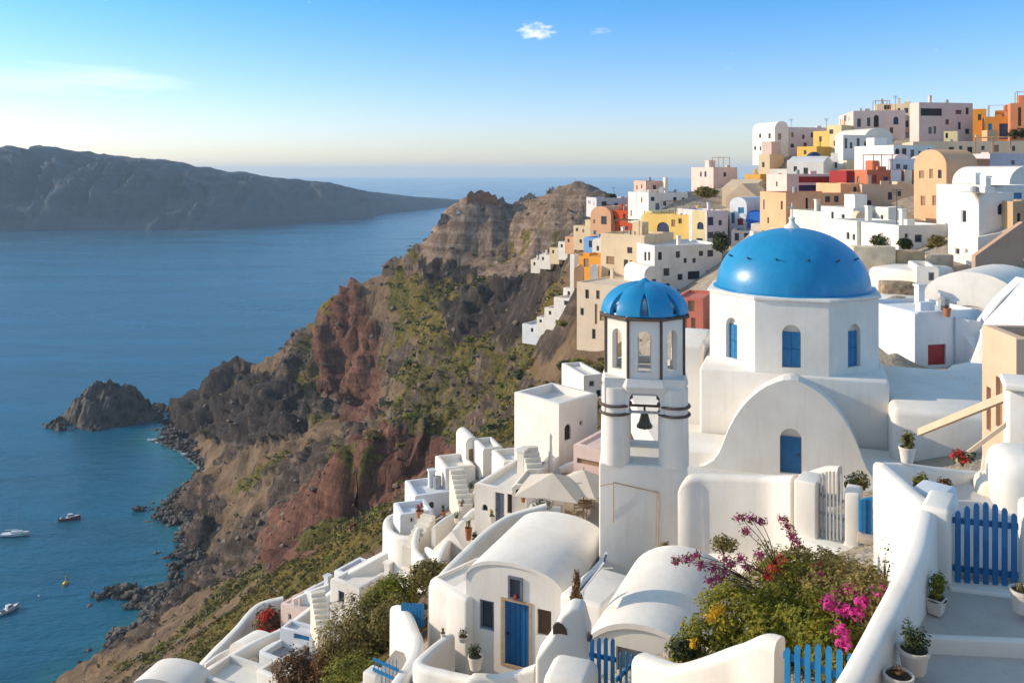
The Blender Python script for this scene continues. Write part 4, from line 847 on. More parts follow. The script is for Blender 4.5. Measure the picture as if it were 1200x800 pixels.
o = OPS[0][0]; g = bars_of((o[0] - .09, o[1], o[2] + .09, o[3] + .09, False), lambda s, c, q: q2(s, q - .03, zf + c), 0, .085, False); g.build('door_frame', M['woodpale'], bh)
Geo().tube([q2(Wv + .1, 1.2, zs - .25), q2(Wv + .1, 4.0, zs - .15)], .03).build('gutter', M['greyp'], bh)
lp = q2((o[0] + o[2]) / 2, -.06, zf + o[3] + .22); Geo().lathe(lp, [(.05, -.08), (.06, 0), (.02, .06)], 8).build('lantern', M['redp'], bh)
FOOT.append((A2, U2, N2, Wv, Dv, 104.2))
V('low flat white annex left of the blue door house', 499, 29.6, 546, 28.2, 676, 760, 2.6, None, 'white', [('f', 509.5, 680, 521.5, 690, 'v')], par=.12, bev=.35)
tag(softbox('buttress', 'white wall block beside the blue door house', 'wall block', 522, 28.4, 547, 27.7, 690, 760, 1.4, 'white', .12, 2))
tag(softbox('planter_block', 'white stepped block under the brown conifer', 'wall block', 655, 25.4, 706, 24.6, 694, 760, 2.2, 'white', .15, 2))
# courtyard, path and curved walls before it
pv_ = lambda pts, z0, z1, nm, lb, c=(.36, .32, .29): tag(Geo().prism([(*p, z0) for p in pts], (0, 0, z1 - z0)).build(nm, plaster(c, .2)), lb, kind='structure')
pv_([(-4.0, 29.2), (-.9, 27.6), (1.9, 26.4), (1.6, 23.4), (-2.9, 23.6), (-4.4, 23.5), (-4.7, 27)], 102.0, 103.62, 'courtyard', 'grey paved path and courtyard before the blue door')
FOOT.append((Vector((-4.8, 23)), Vector((1, 0)), Vector((0, 1)), 6.6, 6.5, 102.6))
sweep('garden_wall', 'white garden wall with an S curve beside the lower path', 'garden wall', [P(463, 709, 31), P(474, 713, 30), P(484, 735, 28.6), P(489, 752, 27.4), P(481, 776, 26), P(464, 800, 24.8), P(448, 830, 23.6)], .42, 3.2, n=7)
sweep('courtyard_wall', 'white courtyard wall with the potted plant', 'courtyard wall', [P(528, 742, 27.4), P(508, 758, 26.4), P(491, 776, 25.2), P(520, 786, 24.6), P(548, 793, 24.1), P(556, 791, 24), P(590, 790, 23.9), P(628, 777, 23.6)], .36, 2.2, n=6)
picket_gate('blue boarded gate at the top of the lower path', P(470, 734, 29.9), P(497, 735, 29.6), .85, 7, M['blue2'], arch=.0, pw=.115, rails=(.2, .75))
picket_gate('small blue iron gate beside the S curved wall', P(437, 812, 26), P(467, 806, 25.4), .88, 7, M['blue2'], arch=.0, rails=(.1, .55, .9), bars=True)
tag(softbox('gate_post', 'white gate post left of the small blue iron gate', 'gate post', 424, 26, 441, 25.7, 786, 840, .5, 'white', .08))
pot('white pot with a green plant on the courtyard wall', 557, 783, 24.0, 18, 15, 'potw', 'leafdark', 1.2, 1.2, 320, .035, 31)
pot('low pot of small plants by the white wall block', 543, 751, 27.2, 12, 6, 'potw', 'leafdark', 1.2, 1.6, 120, .03, 32)
pot('small cube pot at the courtyard corner', 519, 749, 27.2, 6, 8, 'potw', 'leafolive', .9, .7, 60, .03, 33)
# ------------------------------------------------------------------ foreground: walls, gates, barrel vault, pots
sweep('terrace_wall', 'long smooth white wall under the church terrace', 'terrace wall', [P(797, 572, 27.6), P(806, 558, 27.5), P(830, 555, 27.4), P(870, 556, 27), P(905, 557, 26.6), P(932, 556, 26)], .5, 4.2, n=5)
sweep('wall_scroll', 'white wall top curling up like a scroll before the grey gate', 'wall', [P(925, 560, 27.2), P(945, 553, 26.9), P(968, 546, 26.5), P(984, 546, 26.2)], .4, 1.2, n=5)
tag(softbox('gate_post', 'white post left of the weathered grey gate', 'gate post', 930, 25.4, 957, 25, 561, 640, 1.0, 'white', .07))
tag(softbox('gate_post', 'white post between the grey gate and the blue shutter', 'gate post', 989, 24.6, 1008, 24.4, 576, 650, .8, 'white', .07))
tag(softbox('threshold', 'white plastered bank under the grey gate', 'wall block', 925, 25, 1035, 23.6, 632, 700, 3, 'white', .25, 2))
picket_gate('tall weathered grey gate with scrolled bars', P(958, 634, 25.2), P(988, 634, 24.6), 2.05, 7, M['silver'], arch=.05, rails=(.1, .36, .62), pw=.055)
g = Geo().prism([P(1007, 628, 24.2), P(1022.5, 628, 24.0), P(1022.5, 582, 24.0), P(1007, 586, 24.2)], (0, .06, 0)); bs_ = tag(g.build('blue_hatch', M['blue2']), 'bright blue boarded hatch in the white wall by the grey gate', 'hatch')
g = Geo()
for k in range(3): g.bar(P(1010.5 + k * 4.5, 627, 24.09 - .02 * k), P(1010.5 + k * 4.5, 585, 24.09 - .02 * k), .02, 4)
g.build('batten', M['blue'], bs_)
tag(softbox('sill', 'pale stone sill under the blue hatch', 'sill', 1004, 23.9, 1024, 23.7, 628, 636, .5, (.55, .45, .36), .03, 0))
# smooth white banks between the church wall and the flowering bush
tag(softbox('bank', 'rounded white bank below the long terrace wall', 'wall block', 800, 27.5, 930, 24.5, 640, 730, 3, 'white', .6, 2))
# barrel vault at the middle bottom
Av = Vector((xx(680, 21.5), 21.5)); ax = Vector((.40, .917)); sd = Vector((.917, -.40)); Wb, Lb, zb0, zbs, zbc = 3.3, 4.7, 105.8, 107.55, 108.88
bv = thing('barrel_vault', 'white barrel vaulted room with a grey door behind the flowering bush', 'building', (Av.x + 1.5, Av.y + 2, 106))
qv = lambda s, b, z: (lambda p: Vector((p.x, p.y, z)))(Av + sd * s + ax * b)
n_ = 22; prof = [(Wb / 2 - Wb / 2 * math.cos(math.pi * k / n_), zbs + (zbc - zbs) * math.sin(math.pi * k / n_)) for k in range(n_ + 1)]; n = n_ + 1
def hit(px, py):
    k = (px - 600) / F; s = (k * Av.y - Av.x) / (sd.x - k * sd.y); t = Av.y + s * sd.y; return s, zz(py, t)
s0, z1 = hit(722, 737); s1, z0 = hit(757, 800); z1 = min(z1, 108.25)
g = Geo(); lft = [(0, zb0), (s0, zb0), (s0, z1)] ; 
i0 = max(i for i, p in enumerate(prof) if p[0] < (s0 + s1) / 2)
o1 = [(0, zb0), (s0, zb0), (s0, z1), ((s0 + s1) / 2, z1)] + prof[:i0 + 1][::-1]; o2 = [(s1, zb0), (Wb, zb0)] + prof[i0 + 1:][::-1] + [prof[i0], ((s0 + s1) / 2, z1), (s1, z1)]
for o in (o1, o2): g.add([qv(s, 0, z) for s, z in o], [tuple(range(len(o)))])
rv = [(s0, zb0), (s0, z1), (s1, z1), (s1, zb0)]; g.add([qv(s, 0, z) for s, z in rv] + [qv(s, .2, z) for s, z in rv], [(k, k + 1, 5 + k, 4 + k) for k in range(3)])
for s in (0, Wb): g.add([qv(s, 0, zb0), qv(s, Lb, zb0), qv(s, Lb, zbs), qv(s, 0, zbs)], [(0, 1, 2, 3)])
g.add([qv(s, Lb, z) for s, z in prof] + [qv(Wb, Lb, zb0), qv(0, Lb, zb0)], [tuple(range(n + 2))]); g.build('wall', W_, bv, weld=1e-3)
pr = [(s + (s - Wb / 2) * .03, z + .06) for s, z in prof]; g = Geo(); g.add([qv(s, -.06, z) for s, z in pr] + [qv(s, Lb, z) for s, z in pr], [(k, k + 1, n + k + 1, n + k) for k in range(n - 1)])
g.add([qv(s, -.06, z) for s, z in pr] + [qv(s, -.06, z - .14) for s, z in pr], [(k, k + 1, n + k + 1, n + k) for k in range(n - 1)]); g.build('roof', W_, bv, smooth=50)
g = Geo().add([qv(s, y, z) for y in (.16, .22) for s, z in ((s0, zb0), (s1, zb0), (s1, z1), (s0, z1))], [(0, 1, 2, 3), (4, 5, 6, 7), (0, 1, 5, 4), (1, 2, 6, 5), (2, 3, 7, 6), (3, 0, 4, 7)]); dr = g.build('door', M['silver'], bv)
Geo().bar(qv(s0 + .12, .15, z1 - 1.0), qv(s0 + .12, .08, z1 - 1.0), .03).build('handle', M['iron'], dr)
FOOT.append((Av, sd, ax, Wb, Lb, 106.3))
# wall block with the arched niche and the gates of the bottom edge
g = Geo(); Y0 = 18.5
poly = [(627, 830), (627, 772), (645, 748), (657, 722), (668, 713), (682, 715), (690, 744), (690, 830)]
tag(g.prism([P(x, y, Y0) for x, y in poly], (.12, .55, 0)).build('niche_wall', W_, bev=.09), 'white gable shaped wall block with a small arched niche', 'wall block')
oc = [(648, 743), (648, 734), (651, 730.5), (655, 729.5), (659, 731), (664, 737), (665, 744), (656, 742)]
tag(Geo().prism([P(x, y, Y0 - .015) for x, y in oc], (0, .06, 0)).build('niche_shade', M['dwood']), 'dark plate painted as the shade of the small arched niche', 'niche shade')  # flat dark plate stands in for the shaded hollow of the niche
lb_ = P(690, 740, 18.6); lt = thing('wall_lamp', 'small black lamp on the wall block beside the picket gate', 'lamp', lb_); Geo().bar(lb_, lb_ + Vector((0, -.18, .02)), .015).build('bracket', M['iron'], lt); Geo().lathe(lb_ + Vector((0, -.2, -.08)), [(.05, 0), (.07, .1), (.02, .14)], 10).build('lamp_head', M['iron'], lt)
picket_gate('blue picket gate before the barrel vault, standing ajar', P(690, 832, 17.4), P(722, 832, 17.2), 1.48, 4, M['blue'], arch=.03, pw=.085, rails=(.2, .72))
picket_gate('bright blue picket leaf swung open at the barrel vault', P(724, 832, 17.3), P(750, 836, 18.1), 1.24, 4, M['blue2'], arch=.06, pw=.085, rails=(.2, .72))
tag(softbox('wall_block', 'white lump of wall at the foot of the picket gate', 'wall block', 634, 16.5, 690, 16.2, 792, 840, 1, 'white', .2))
sweep('garden_wall', 'low white garden wall swooping up to the bottom picket gate', 'garden wall', [P(751, 766, 15.2), P(772, 773, 14.8), P(795, 779, 14.4), P(830, 769, 14.0), P(865, 755, 13.7), P(892, 744, 13.4), P(913, 746, 13.2)], .42, 2.2, n=7)
picket_gate('blue picket gate below the flowering bush', P(917, 852, 12.6), P(1003, 866, 11.9), 1.28, 7, M['blue2'], arch=.09, pw=.085, rails=(.35, .72))
# curved parapet along the stepped path
sweep('parapet_wall', 'white parapet wall curving down along the stepped path', 'parapet wall', [P(1036, 544, 16.4), P(1058, 565, 15), P(1082, 588, 13.6), P(1080, 618, 12.9), P(1066, 662, 12.2), P(1046, 702, 11.6), P(1018, 752, 10.9), P(990, 802, 10.3), P(950, 862, 9.6)], .34, 3.6, n=8, rr=.13)
tag(softbox('gate_pillar', 'thick white pillar left of the arched picket gate', 'gate pillar', 1078, 13.35, 1115, 13.1, 591, 690, .9, 'white', .09, .8))
sweep('terrace_wall', 'white back wall of the small raised terrace', 'terrace wall', [P(1032, 542, 16.6), P(1065, 544, 17), P(1105, 549, 17.2), P(1150, 553, 17.4), P(1185, 556, 17.6)], .36, 2.2, n=5)
tag(softbox('ledge', 'white ledge block with potted plants', 'ledge', 1065, 14.9, 1106, 14.5, 572, 600, .7, 'cool', .06, .8))
picket_gate('tall blue picket gate with an arched top', P(1117, 684, 13.15), P(1194, 690, 12.9), 1.29, 7, M['blue'], arch=.15, pw=.078, rails=(.17, .74))
tag(softbox('gate_post', 'white wall end right of the arched picket gate', 'gate post', 1194, 12.95, 1260, 12.6, 600, 720, .9, 'white', .12, .8))
tag(softbox('wall_block', 'rounded white wall mass behind the arched picket gate', 'wall block', 1170, 15.6, 1260, 15.2, 540, 640, 1.6, 'white', .35))
tag(softbox('wall_block', 'smaller rounded white wall behind the arched gate', 'wall block', 1146, 16.4, 1185, 16.2, 562, 640, 1.0, 'warm', .3))
wp = softbox('corner_building', 'white building corner with a thick coping at the right edge', 'building', 1180, 18.5, 1270, 17.9, 458, 560, .9, 'white', .08)
cp = softbox('coping', None, None, 1177, 18.42, 1272, 17.8, 449, 458, 1.1, 'white', .05, 0)
cp.parent = wp; cp.location = cp.location - wp.location
def beam(name, label, a, b, w, h, mat):
    a, b = Vector(a), Vector(b); d = (b - a).normalized(); s = d.cross(Vector((0, 0, 1))).normalized() * w / 2; u = Vector((0, 0, 1)) * h / 2
    g = Geo().add([a - s - u, a + s - u, a + s + u, a - s + u, b - s - u, b + s - u, b + s + u, b - s + u], [(0, 1, 2, 3), (4, 5, 6, 7), (0, 1, 5, 4), (1, 2, 6, 5), (2, 3, 7, 6), (3, 0, 4, 7)])
    return tag(g.build(name, mat), label, 'handrail')
SAND = plaster((.66, .50, .36))
beam('handrail', 'thick sand coloured handrail sloping up to the tan house', P(1078, 506, 25), P(1186, 462, 20), .14, .20, SAND)
beam('handrail', 'lower sand coloured rail beside the red geraniums', P(1120, 541, 18.4), P(1179, 497, 18.0), .09, .11, SAND)
beam('handrail', 'slim pale upright rail by the tan house', P(1166, 560, 18.3), P(1166, 470, 18.3), .10, .10, SAND)
beam('cable', 'thin white cable hanging beside the rounded wall', P(1142, 612, 16.2), P(1152, 535, 17), .03, .05, PL('warm'))
# stepped path
g = Geo().prism([(x, y, 112.4) for x, y in ((5.55, 11.75), (8.6, 11.45), (9.6, 13.6), (6.3, 13.9))], (0, 0, 1.2)); tag(g.build('path', plaster((.54, .485, .44), .16, .25)), 'grey plastered upper step of the path', kind='structure')
g = Geo().prism([(x, y, 112.2) for x, y in ((3.2, 7.5), (8.2, 7.2), (9.0, 11.4), (5.3, 11.74))], (0, 0, 1.21)); tag(g.build('path', plaster((.52, .47, .43), .16, .25)), 'grey plastered lower step of the path', kind='structure')
sweep('kerb', 'white painted edge of the path step', 'step edge', [(5.6, 11.72, 113.625), (6.3, 11.66, 113.625), (7.2, 11.58, 113.63), (8.6, 11.42, 113.63)], .13, .25, n=4, rr=.03, wob=.004)
tag(softbox('threshold', 'white threshold step under the arched picket gate', 'step', 1114, 13.0, 1198, 12.75, 688, 700, .35, 'white', .03, .3))
g = Geo().prism([(x, y, 111) for x, y in ((6.85, 13.45), (11, 13.0), (11, 17.5), (9.3, 17.3), (7.5, 16.5))], (0, 0, 2.75)); tag(g.build('raised_terrace', plaster((.60, .57, .55), .1)), 'pale raised terrace behind the arched gate', kind='structure')
# pots
pot('square white pot with a bushy plant by the parapet', 1097, 718, 12.3, 27, 19, 'potw', 'leaf', 1.15, 1.6, 520, .028, 41, 'square')
pot('middle white pot with a dark plant by the parapet', 1071, 786, 11.0, 36, 27, 'potw', 'leafdark', 1.05, 1.25, 520, .026, 42)
pot('lowest white pot filled with bare soil', 1053, 815, 10.6, 34, 26, 'potw', 'leafbrown', .75, .35, 90, .024, 43)
pot('white pot at the foot of the gate wall on the right', 1199, 716, 12.2, 30, 26, 'potw', 'leafolive', .8, .3, 40, .024, 44)
pot('tapered stone pot with a spiky plant on the terrace wall', 1063, 541, 16.9, 19, 18, (lambda: 'potw')(), 'leafolive', 1.15, 1.25, 260, .045, 45)
pot('round bushy pot plant on the raised terrace', 1106, 581, 15.4, 15, 9, 'terracotta', 'leafbrown', 1.3, 1.5, 300, .035, 46)
shrub('low green plants on the ledge of the raised terrace', 1080, 577, 15.6, 26, 24, 'leaf', 340, .04, 47, name='plant', cat='plant')
rg_, bl = shrub('red geraniums beside the sand coloured rail', 1128, 541, 18, 36, 14, 'leafdark', 160, .05, 48, name='geranium', cat='plant')
petals('blossoms', [P(1124, 529, 17.8), P(1131, 538, 17.7), P(1118, 533, 17.8)], .12, 90, .04, M['flowr'], rg_, 3)
shrub('green shrub behind the post of the grey gate', 1007, 577, 26.2, 34, 26, 'leafolive', 420, .07, 49)
pot('brown conifer in a pot on the stepped block', 675, 712, 23.2, 14, 10, 'greyp', 'leafbrown', .75, .6, 60, .04, 50)
rt = thing('conifer', 'narrow brown dried conifer standing on the stepped block', 'plant', P(676, 703, 23.1)); stems('stem', P(676, 703, 23.1), [P(676, 674, 23.1)], .025, M['bark'], rt)
leaves('foliage', [(P(676, 699 - 5.5 * k, 23.1), (.21 - .026 * k, .21 - .026 * k, .16)) for k in range(6)], 800, .045, M['leafbrown'], rt, 51, .2)
sc_ = P(690, 694, 22.2); fr_ = thing('deck_chair', 'white and blue folded deck chair behind the barrel vault', 'chair', sc_)
Geo().prism([sc_ + Vector(v) for v in ((-.25, 0, .1), (.35, .0, .75), (.40, .0, .70), (-.2, 0, .02))], (.15, .6, 0)).build('seat', M['greyp'], fr_); [Geo().bar(sc_ + Vector((-.2 + .15 * k, .6 * k, 0)), sc_ + Vector((.4 + .15 * k, .6 * k, .78)), .03).build('frame_bar', M['boatw'], fr_) for k in (0, 1)]
st_ = P(712, 682, 27.4); pv2 = tag(Geo().box((st_.x, st_.y, st_.z + .2), (.18, .05, .26)).build('notice_board', M['potw']), 'small white board with a red mark by the tower base', 'sign'); Geo().box((st_.x + .02, st_.y - .055, st_.z + .22), (.09, .006, .10)).build('red_mark', M['flowr'] and M['terracotta'], pv2)

# ------------------------------------------------------------------ flowering bush
bb_ = P(915, 775, 16.0); bg_ = thing('bougainvillea', 'large green bougainvillea bush with magenta flowers', 'bush', bb_)
def B_(px, py, Y, a, b, c): return (P(px, py, Y), (a, b, c))
blobs = [B_(930, 700, 16.4, 1.05, .9, .72), B_(870, 715, 16.2, .85, .8, .62), B_(985, 690, 15.8, .85, .8, .62), B_(835, 748, 16.0, .62, .6, .42), B_(1005, 722, 14.6, .55, .6, .60), B_(955, 730, 15.0, .7, .6, .55), B_(905, 738, 15.4, .8, .6, .5), B_(945, 664, 17.0, .95, .8, .32), B_(805, 762, 15.9, .38, .4, .26), B_(1020, 692, 14.2, .38, .5, .45), B_(975, 760, 14.2, .6, .6, .5)]
stems('stem', bb_ - Vector((0, 0, .6)), [b[0] for b in blobs], .045, M['bark'], bg_)
leaves('foliage', blobs[2:3] + blobs[7:8] + blobs[4:5] + blobs[9:10], 11000, .045, M['leafolive'], bg_, 60, .55)
leaves('foliage', [blobs[i] for i in (0, 1, 3, 5, 6, 8, 10)], 19000, .05, M['leaf'], bg_, 61, .55)
mag = [(980, 698, 14.9), (1000, 690, 14.5), (1012, 702, 14.2), (1032, 694, 13.9), (990, 714, 14.3), (972, 706, 14.6), (1002, 716, 14.0), (986, 738, 13.8), (990, 752, 13.5), (1008, 705, 14.0), (962, 676, 15.8)]
petals('blossoms', [P(*p) for p in mag], .17, 1000, .042, M['flow'], bg_, 62)
petals('blossoms', [P(*p) for p in ((908, 664, 16.3), (915, 656, 16.4), (897, 672, 16.2), (960, 664, 16.2))], .17, 200, .045, M['flowr'], bg_, 63)
petals('blossoms', [P(*p) for p in ((838, 716, 15.5), (832, 722, 15.5), (844, 712, 15.6), (812, 752, 15.3))], .13, 200, .04, M['flowy'], bg_, 64)
for k, (tip, base, extra) in enumerate([((880, 607, 16), (912, 668, 16.4), [(868, 606, 16), (892, 610, 16), (873, 622, 16)]), ((792, 657, 15.8), (880, 682, 16.2), [(805, 655, 15.8), (815, 650, 15.8), (822, 662, 15.9), (835, 664, 15.9)]), ((832, 680, 15.7), (885, 690, 16), [(842, 676, 15.7), (850, 672, 15.8)]), ((918, 608, 16.4), (938, 668, 16.6), [(922, 616, 16.4), (928, 626, 16.4), (934, 634, 16.5)]), ((868, 653, 16), (900, 675, 16.2), [(858, 660, 16), (876, 664, 16), (850, 655, 15.9), (890, 650, 16.1)])]):
    sp_ = thing('bougainvillea_spray', ['tall arching spray of purple blossom rising over the bush', 'longest purple spray reaching left over the white vault', 'low purple spray against the shaded vault', 'right hand upright purple spray before the white wall', 'dense purple spray in the middle above the bush'][k], 'flower spray', P(*base))
    pts = [P(*tip)] + [P(*e) for e in extra]; stems('stem', P(*base), pts, .012, M['bark'], sp_)
    petals('blossoms', pts, .13, 70 * len(pts), .035, M['flowp'], sp_, 70 + k); petals('foliage', [(p + P(*base)) / 2 for p in pts[:3]] + pts, .16, 22 * len(pts), .04, M['leafolive'], sp_, 80 + k)
shrub('small olive tuft on the white bank above the vault', 848, 646, 24, 40, 20, 'leafolive', 420, .06, 90)
shrub('dark low shrub at the left end of the flowering bush', 800, 772, 15.6, 46, 26, 'leafdark', 420, .05, 91)
shrub('small green tuft at the foot of the bell tower', 780, 645, 27.6, 18, 10, 'leafolive', 120, .06, 92)
shrub('tall thin weeds growing against the parapet', 1036, 690, 14.4, 34, 60, 'leafdark', 60, .03, 93, name='weeds')
# shrubs between the lower houses
bgs = 'shrubs between the lower houses'
for i, (px, py, Y, w, h, mt, n, ls, lb) in enumerate([(508, 688, 36, 62, 32, 'leafolive', 3600, .085, 'olive green shrub climbing beside the tent roofed house'), (465, 712, 37, 80, 40, 'leaf', 4200, .09, 'green shrub lower down the diagonal hedge'), (422, 792, 36, 120, 100, 'leafolive', 9500, .08, 'biggest olive shrub at the middle of the lower houses'), (415, 812, 33, 90, 48, 'leaflime', 3000, .065, 'yellow green shrub at the bottom beside the S curved wall'),
        (345, 815, 38, 80, 52, 'leafbrown', 4200, .08, 'reddish brown shrub under the blue windowed house'), (455, 745, 35, 60, 50, 'leafolive', 2000, .07, 'olive shrub against the small blue gate'), (384, 800, 36, 60, 50, 'leafbrown', 900, .1, 'brown olive shrub beside the biggest shrub')]):
    shrub(lb, px, py, Y, w, h, mt, n, ls, 100 + i, group=bgs)
rr_, bl = shrub('red flowering shrub inside the curved garden wall', 312, 745, 67, 46, 36, 'leafbrown', 900, .2, 110)
petals('blossoms', [P(310, 722, 66), P(306, 738, 65.5), P(318, 740, 66), P(314, 718, 66.4)], .5, 240, .17, M['flowr'], rr_, 5)
for i, (px, py, Y, w, h, mt, lb) in enumerate([(906, 249, 138, 32, 40, 'leafdark', 'dark tree between the veranda house and the beige gabled house'), (1193, 163, 146, 24, 14, 'leafdark', 'dark green shrub before the ochre house'), (1035, 290, 73, 44, 16, 'leafdark', 'grey green plants before the white cube house'), (1098, 292, 69, 30, 16, 'leafolive', 'olive plants before the white house with the square window'),
        (1060, 291, 69, 18, 12, 'leafdark', 'dark pot plants between the two white houses'), (715, 236, 238, 18, 9, 'leafdark', 'dark bush on the saddle by the lilac grey house'), (1014, 205, 139, 18, 9, 'leafdark', 'dark plants on the terrace of the many windowed building'), (846, 296, 110, 26, 24, 'leafdark', 'grey green bush by the shaded white house'), (828, 232, 160, 30, 14, 'leafolive', 'dry bush on the rubble bank below the pink ruin')]):
    shrub(lb, px, py, Y, w, h, mt, 900, Y * .0022, 120 + i, group='shrubs in the town')
# ------------------------------------------------------------------ terrain: a real height field through surveyed points
PTS = """60 800 c;130 745 c;190 705 c;240 665 c;243 645 c;215 620 c;193 603 c;210 575 c;237 548 c;215 530 c;174 515 c;190 495 c;0 840 c;-100 890 c;-250 950 c
100 785 185;150 770 165;200 760 135;230 700 215;270 690 215;250 680 235;300 660 235;200 740 190;250 720 175;300 690 175;340 655 165
225 775 80;250 760 75;300 720 80;330 690 85;370 660 90;410 635 88;450 610 85;490 590 80;522 563 76
520 555 85;460 580 100;400 605 120;350 640 140;310 662 160;270 680 195
480 568 199;430 592 202;380 618 204;340 648 209;320 662 213;530 520 203;480 513 206;440 522 206;405 540 206;375 570 212;345 612 216
250 600 290;240 610 270;280 640 245;300 600 262;300 560 290;300 520 318;340 560 270;350 500 320;380 520 285;260 540 335;280 500 355;330 470 350
210 505 392;250 470 400;272 430 406;300 450 388;250 500 375;320 440 392;232 460 415;290 433 406
345 406 400;372 380 405;386 352 405;420 339 405;460 318 410;497 298 410;390 470 352;400 475 362;400 357 400;440 480 340;440 360 392
500 400 330;500 470 270;470 440 300;550 340 350;550 400 300;550 470 240;550 500 215;600 300 380;600 350 320;600 400 270;600 450 215;560 540 150;600 500 150
650 330 280;650 380 220;650 430 160;690 420 130;690 380 170
500 285 400;525 246 405;545 232 405;560 228 405;590 227 404;620 225 405;655 222 402;690 217 400;720 235 380;512 268 398;506 285 396;520 300 388;560 300 385;620 292 370;660 272 370;600 262 397
680 270 280;700 300 200;720 260 260;740 240 250;760 332 125;720 375 125;800 335 117;830 265 140;780 255 190;820 228 220;870 215 180;900 250 120;900 205 170
960 185 165;1000 155 170;1100 168 150;1200 168 150;1000 222 120;1080 222 107;1160 222 102;1000 285 77;1080 292 70;1160 295 65;1050 345 55;1150 345 52;1200 300 60
1050 412 47;1050 445 44;1100 455 44;1145 465 42;1100 470 40;850 565 37;1000 560 36;930 565 36;1060 600 28;1150 600 22;1150 640 18;700 560 45;700 450 92;760 400 100
650 550 48;600 562 55;545 562 65;470 642 60;520 625 55;560 655 42;600 612 45;660 612 40
380 722 58;300 762 56;440 692 50;420 745 40;400 795 38;340 800 45;250 802 50;200 800 70
600 790 27;500 790 28;460 805 28;700 850 18;760 850 17;800 830 16;900 740 17;1000 790 15;1100 760 12.5;1150 860 11.2;950 670 23;850 690 22;700 700 30
600 900 15;1100 930 8;300 900 25;0 900 120;1350 850 11;1350 760 14;1350 480 40;1350 300 70;1350 140 170"""
RAW = """0 60 70;0 30 95;-150 100 40;-150 60 60;-250 180 -8;520 120 66;460 135 57;400 152 43;350 172 34;520 140 60;480 150 52;430 185 35;380 188 29;470 180 42;350 195 22
1000 230 112;1200 240 116;850 240 106;760 260 101;750 330 40;1000 320 40;1350 320 40;1350 230 116
600 450 -15;800 450 -15;1000 450 -15;1350 450 -15;700 470 -15;600 480 -15;500 490 -15;400 480 -15;300 465 -15;200 450 -12;130 430 -15
600 620 -25;300 620 -25;0 620 -25;-250 620 -25;1000 620 -25;1350 620 -25
205 445 -12;190 425 -10;178 405 -9;150 235 -8;165 256 -7;120 222 -8;95 210 -7;60 196 -7;140 228 -6;-20 200 -15;60 240 -14;100 381 -18;100 300 -15;150 345 -12;130 275 -13;60 220 -9;0 220 -14;-100 260 -20;-250 300 -25;0 420 -25;-150 430 -25;190 348 -6;195 325 -7;140 320 -13;205 270 -6;180 255 -6;120 240 -6
600 7 113;1200 7 113.5;200 12 104;-200 20 96;1000 9 112.5;1200 9 112.3"""
def build_tps():
    L = []
    for ln in PTS.replace('\n', ';').split(';'):
        a = ln.split(); px, py = float(a[0]), float(a[1])
        if a[2] == 'c': L.append((px, 1000 * CAMH / (py - HOR), 0.0))
        else: Y = float(a[2]); L.append((px, Y, zz(py, Y)))
    for ln in RAW.replace('\n', ';').split(';'):
        a = ln.split(); L.append((float(a[0]), float(a[1]), float(a[2])))
    L += AUTO
    A = np.array(L); X = np.stack([A[:, 0] / 1000, np.log(A[:, 1])], 1)
    D = np.linalg.norm(X[:, None] - X[None], axis=2); n = len(X)
    K = np.zeros((n + 3, n + 3)); K[:n, :n] = D - np.eye(n) * 1.5e-3; K[:n, n] = 1; K[:n, n + 1:] = X; K[n, :n] = 1; K[n + 1:, :n] = X.T
    w = np.linalg.solve(K, np.concatenate([A[:, 2], np.zeros(3)]))
    def f(px, Y):
        q = np.stack([np.ravel(px) / 1000, np.log(np.ravel(Y))], 1); out = np.empty(len(q))
        for i in range(0, len(q), 20000):
            s = q[i:i + 20000]; d = np.sqrt(((s[:, None] - X[None]) ** 2).sum(2)); out[i:i + 20000] = d @ w[:n] + w[n] + s @ w[n + 1:]
        return out.reshape(np.shape(px))
    return f
TZ = build_tps()
# vectorised value noise
_rs = np.random.RandomState(3); _T = _rs.rand(64, 64, 64)
def vnoise(p):
    i = np.floor(p).astype(int); f = p - i; f = f * f * f * (f * (f * 6 - 15) + 10); i &= 63; j = (i + 1) & 63
    g = lambda a, b, c: _T[a, b, c]
    x0, y0, z0 = i.T; x1, y1, z1 = j.T; fx, fy, fz = f.T
    l = lambda a, b, t: a + (b - a) * t
    return l(l(l(g(x0, y0, z0), g(x1, y0, z0), fx), l(g(x0, y1, z0), g(x1, y1, z0), fx), fy), l(l(g(x0, y0, z1), g(x1, y0, z1), fx), l(g(x0, y1, z1), g(x1, y1, z1), fx), fy), fz)
def fbm(p, o=5, g=.5, ridged=False):
    s = 0; a = 1; t = 0
    for k in range(o):
        v = vnoise(p * (2.03 ** k) + k * 17.3)
        s = s + a * ((1 - np.abs(2 * v - 1)) if ridged else v); t += a; a *= g
    return s / t
sm = lambda a, b, x: (lambda t: t * t * (3 - 2 * t))(np.clip((x - a) / (b - a), 0, 1))
def inpoly(px, py, poly):
    r = np.zeros(px.shape, bool); n = len(poly)
    for i in range(n):
        (x0, y0), (x1, y1) = poly[i], poly[(i + 1) % n]
        if y0 == y1: continue
        c = ((y0 > py) != (y1 > py)) & (px < (x1 - x0) * (py - y0) / (y1 - y0) + x0); r ^= c
    return r
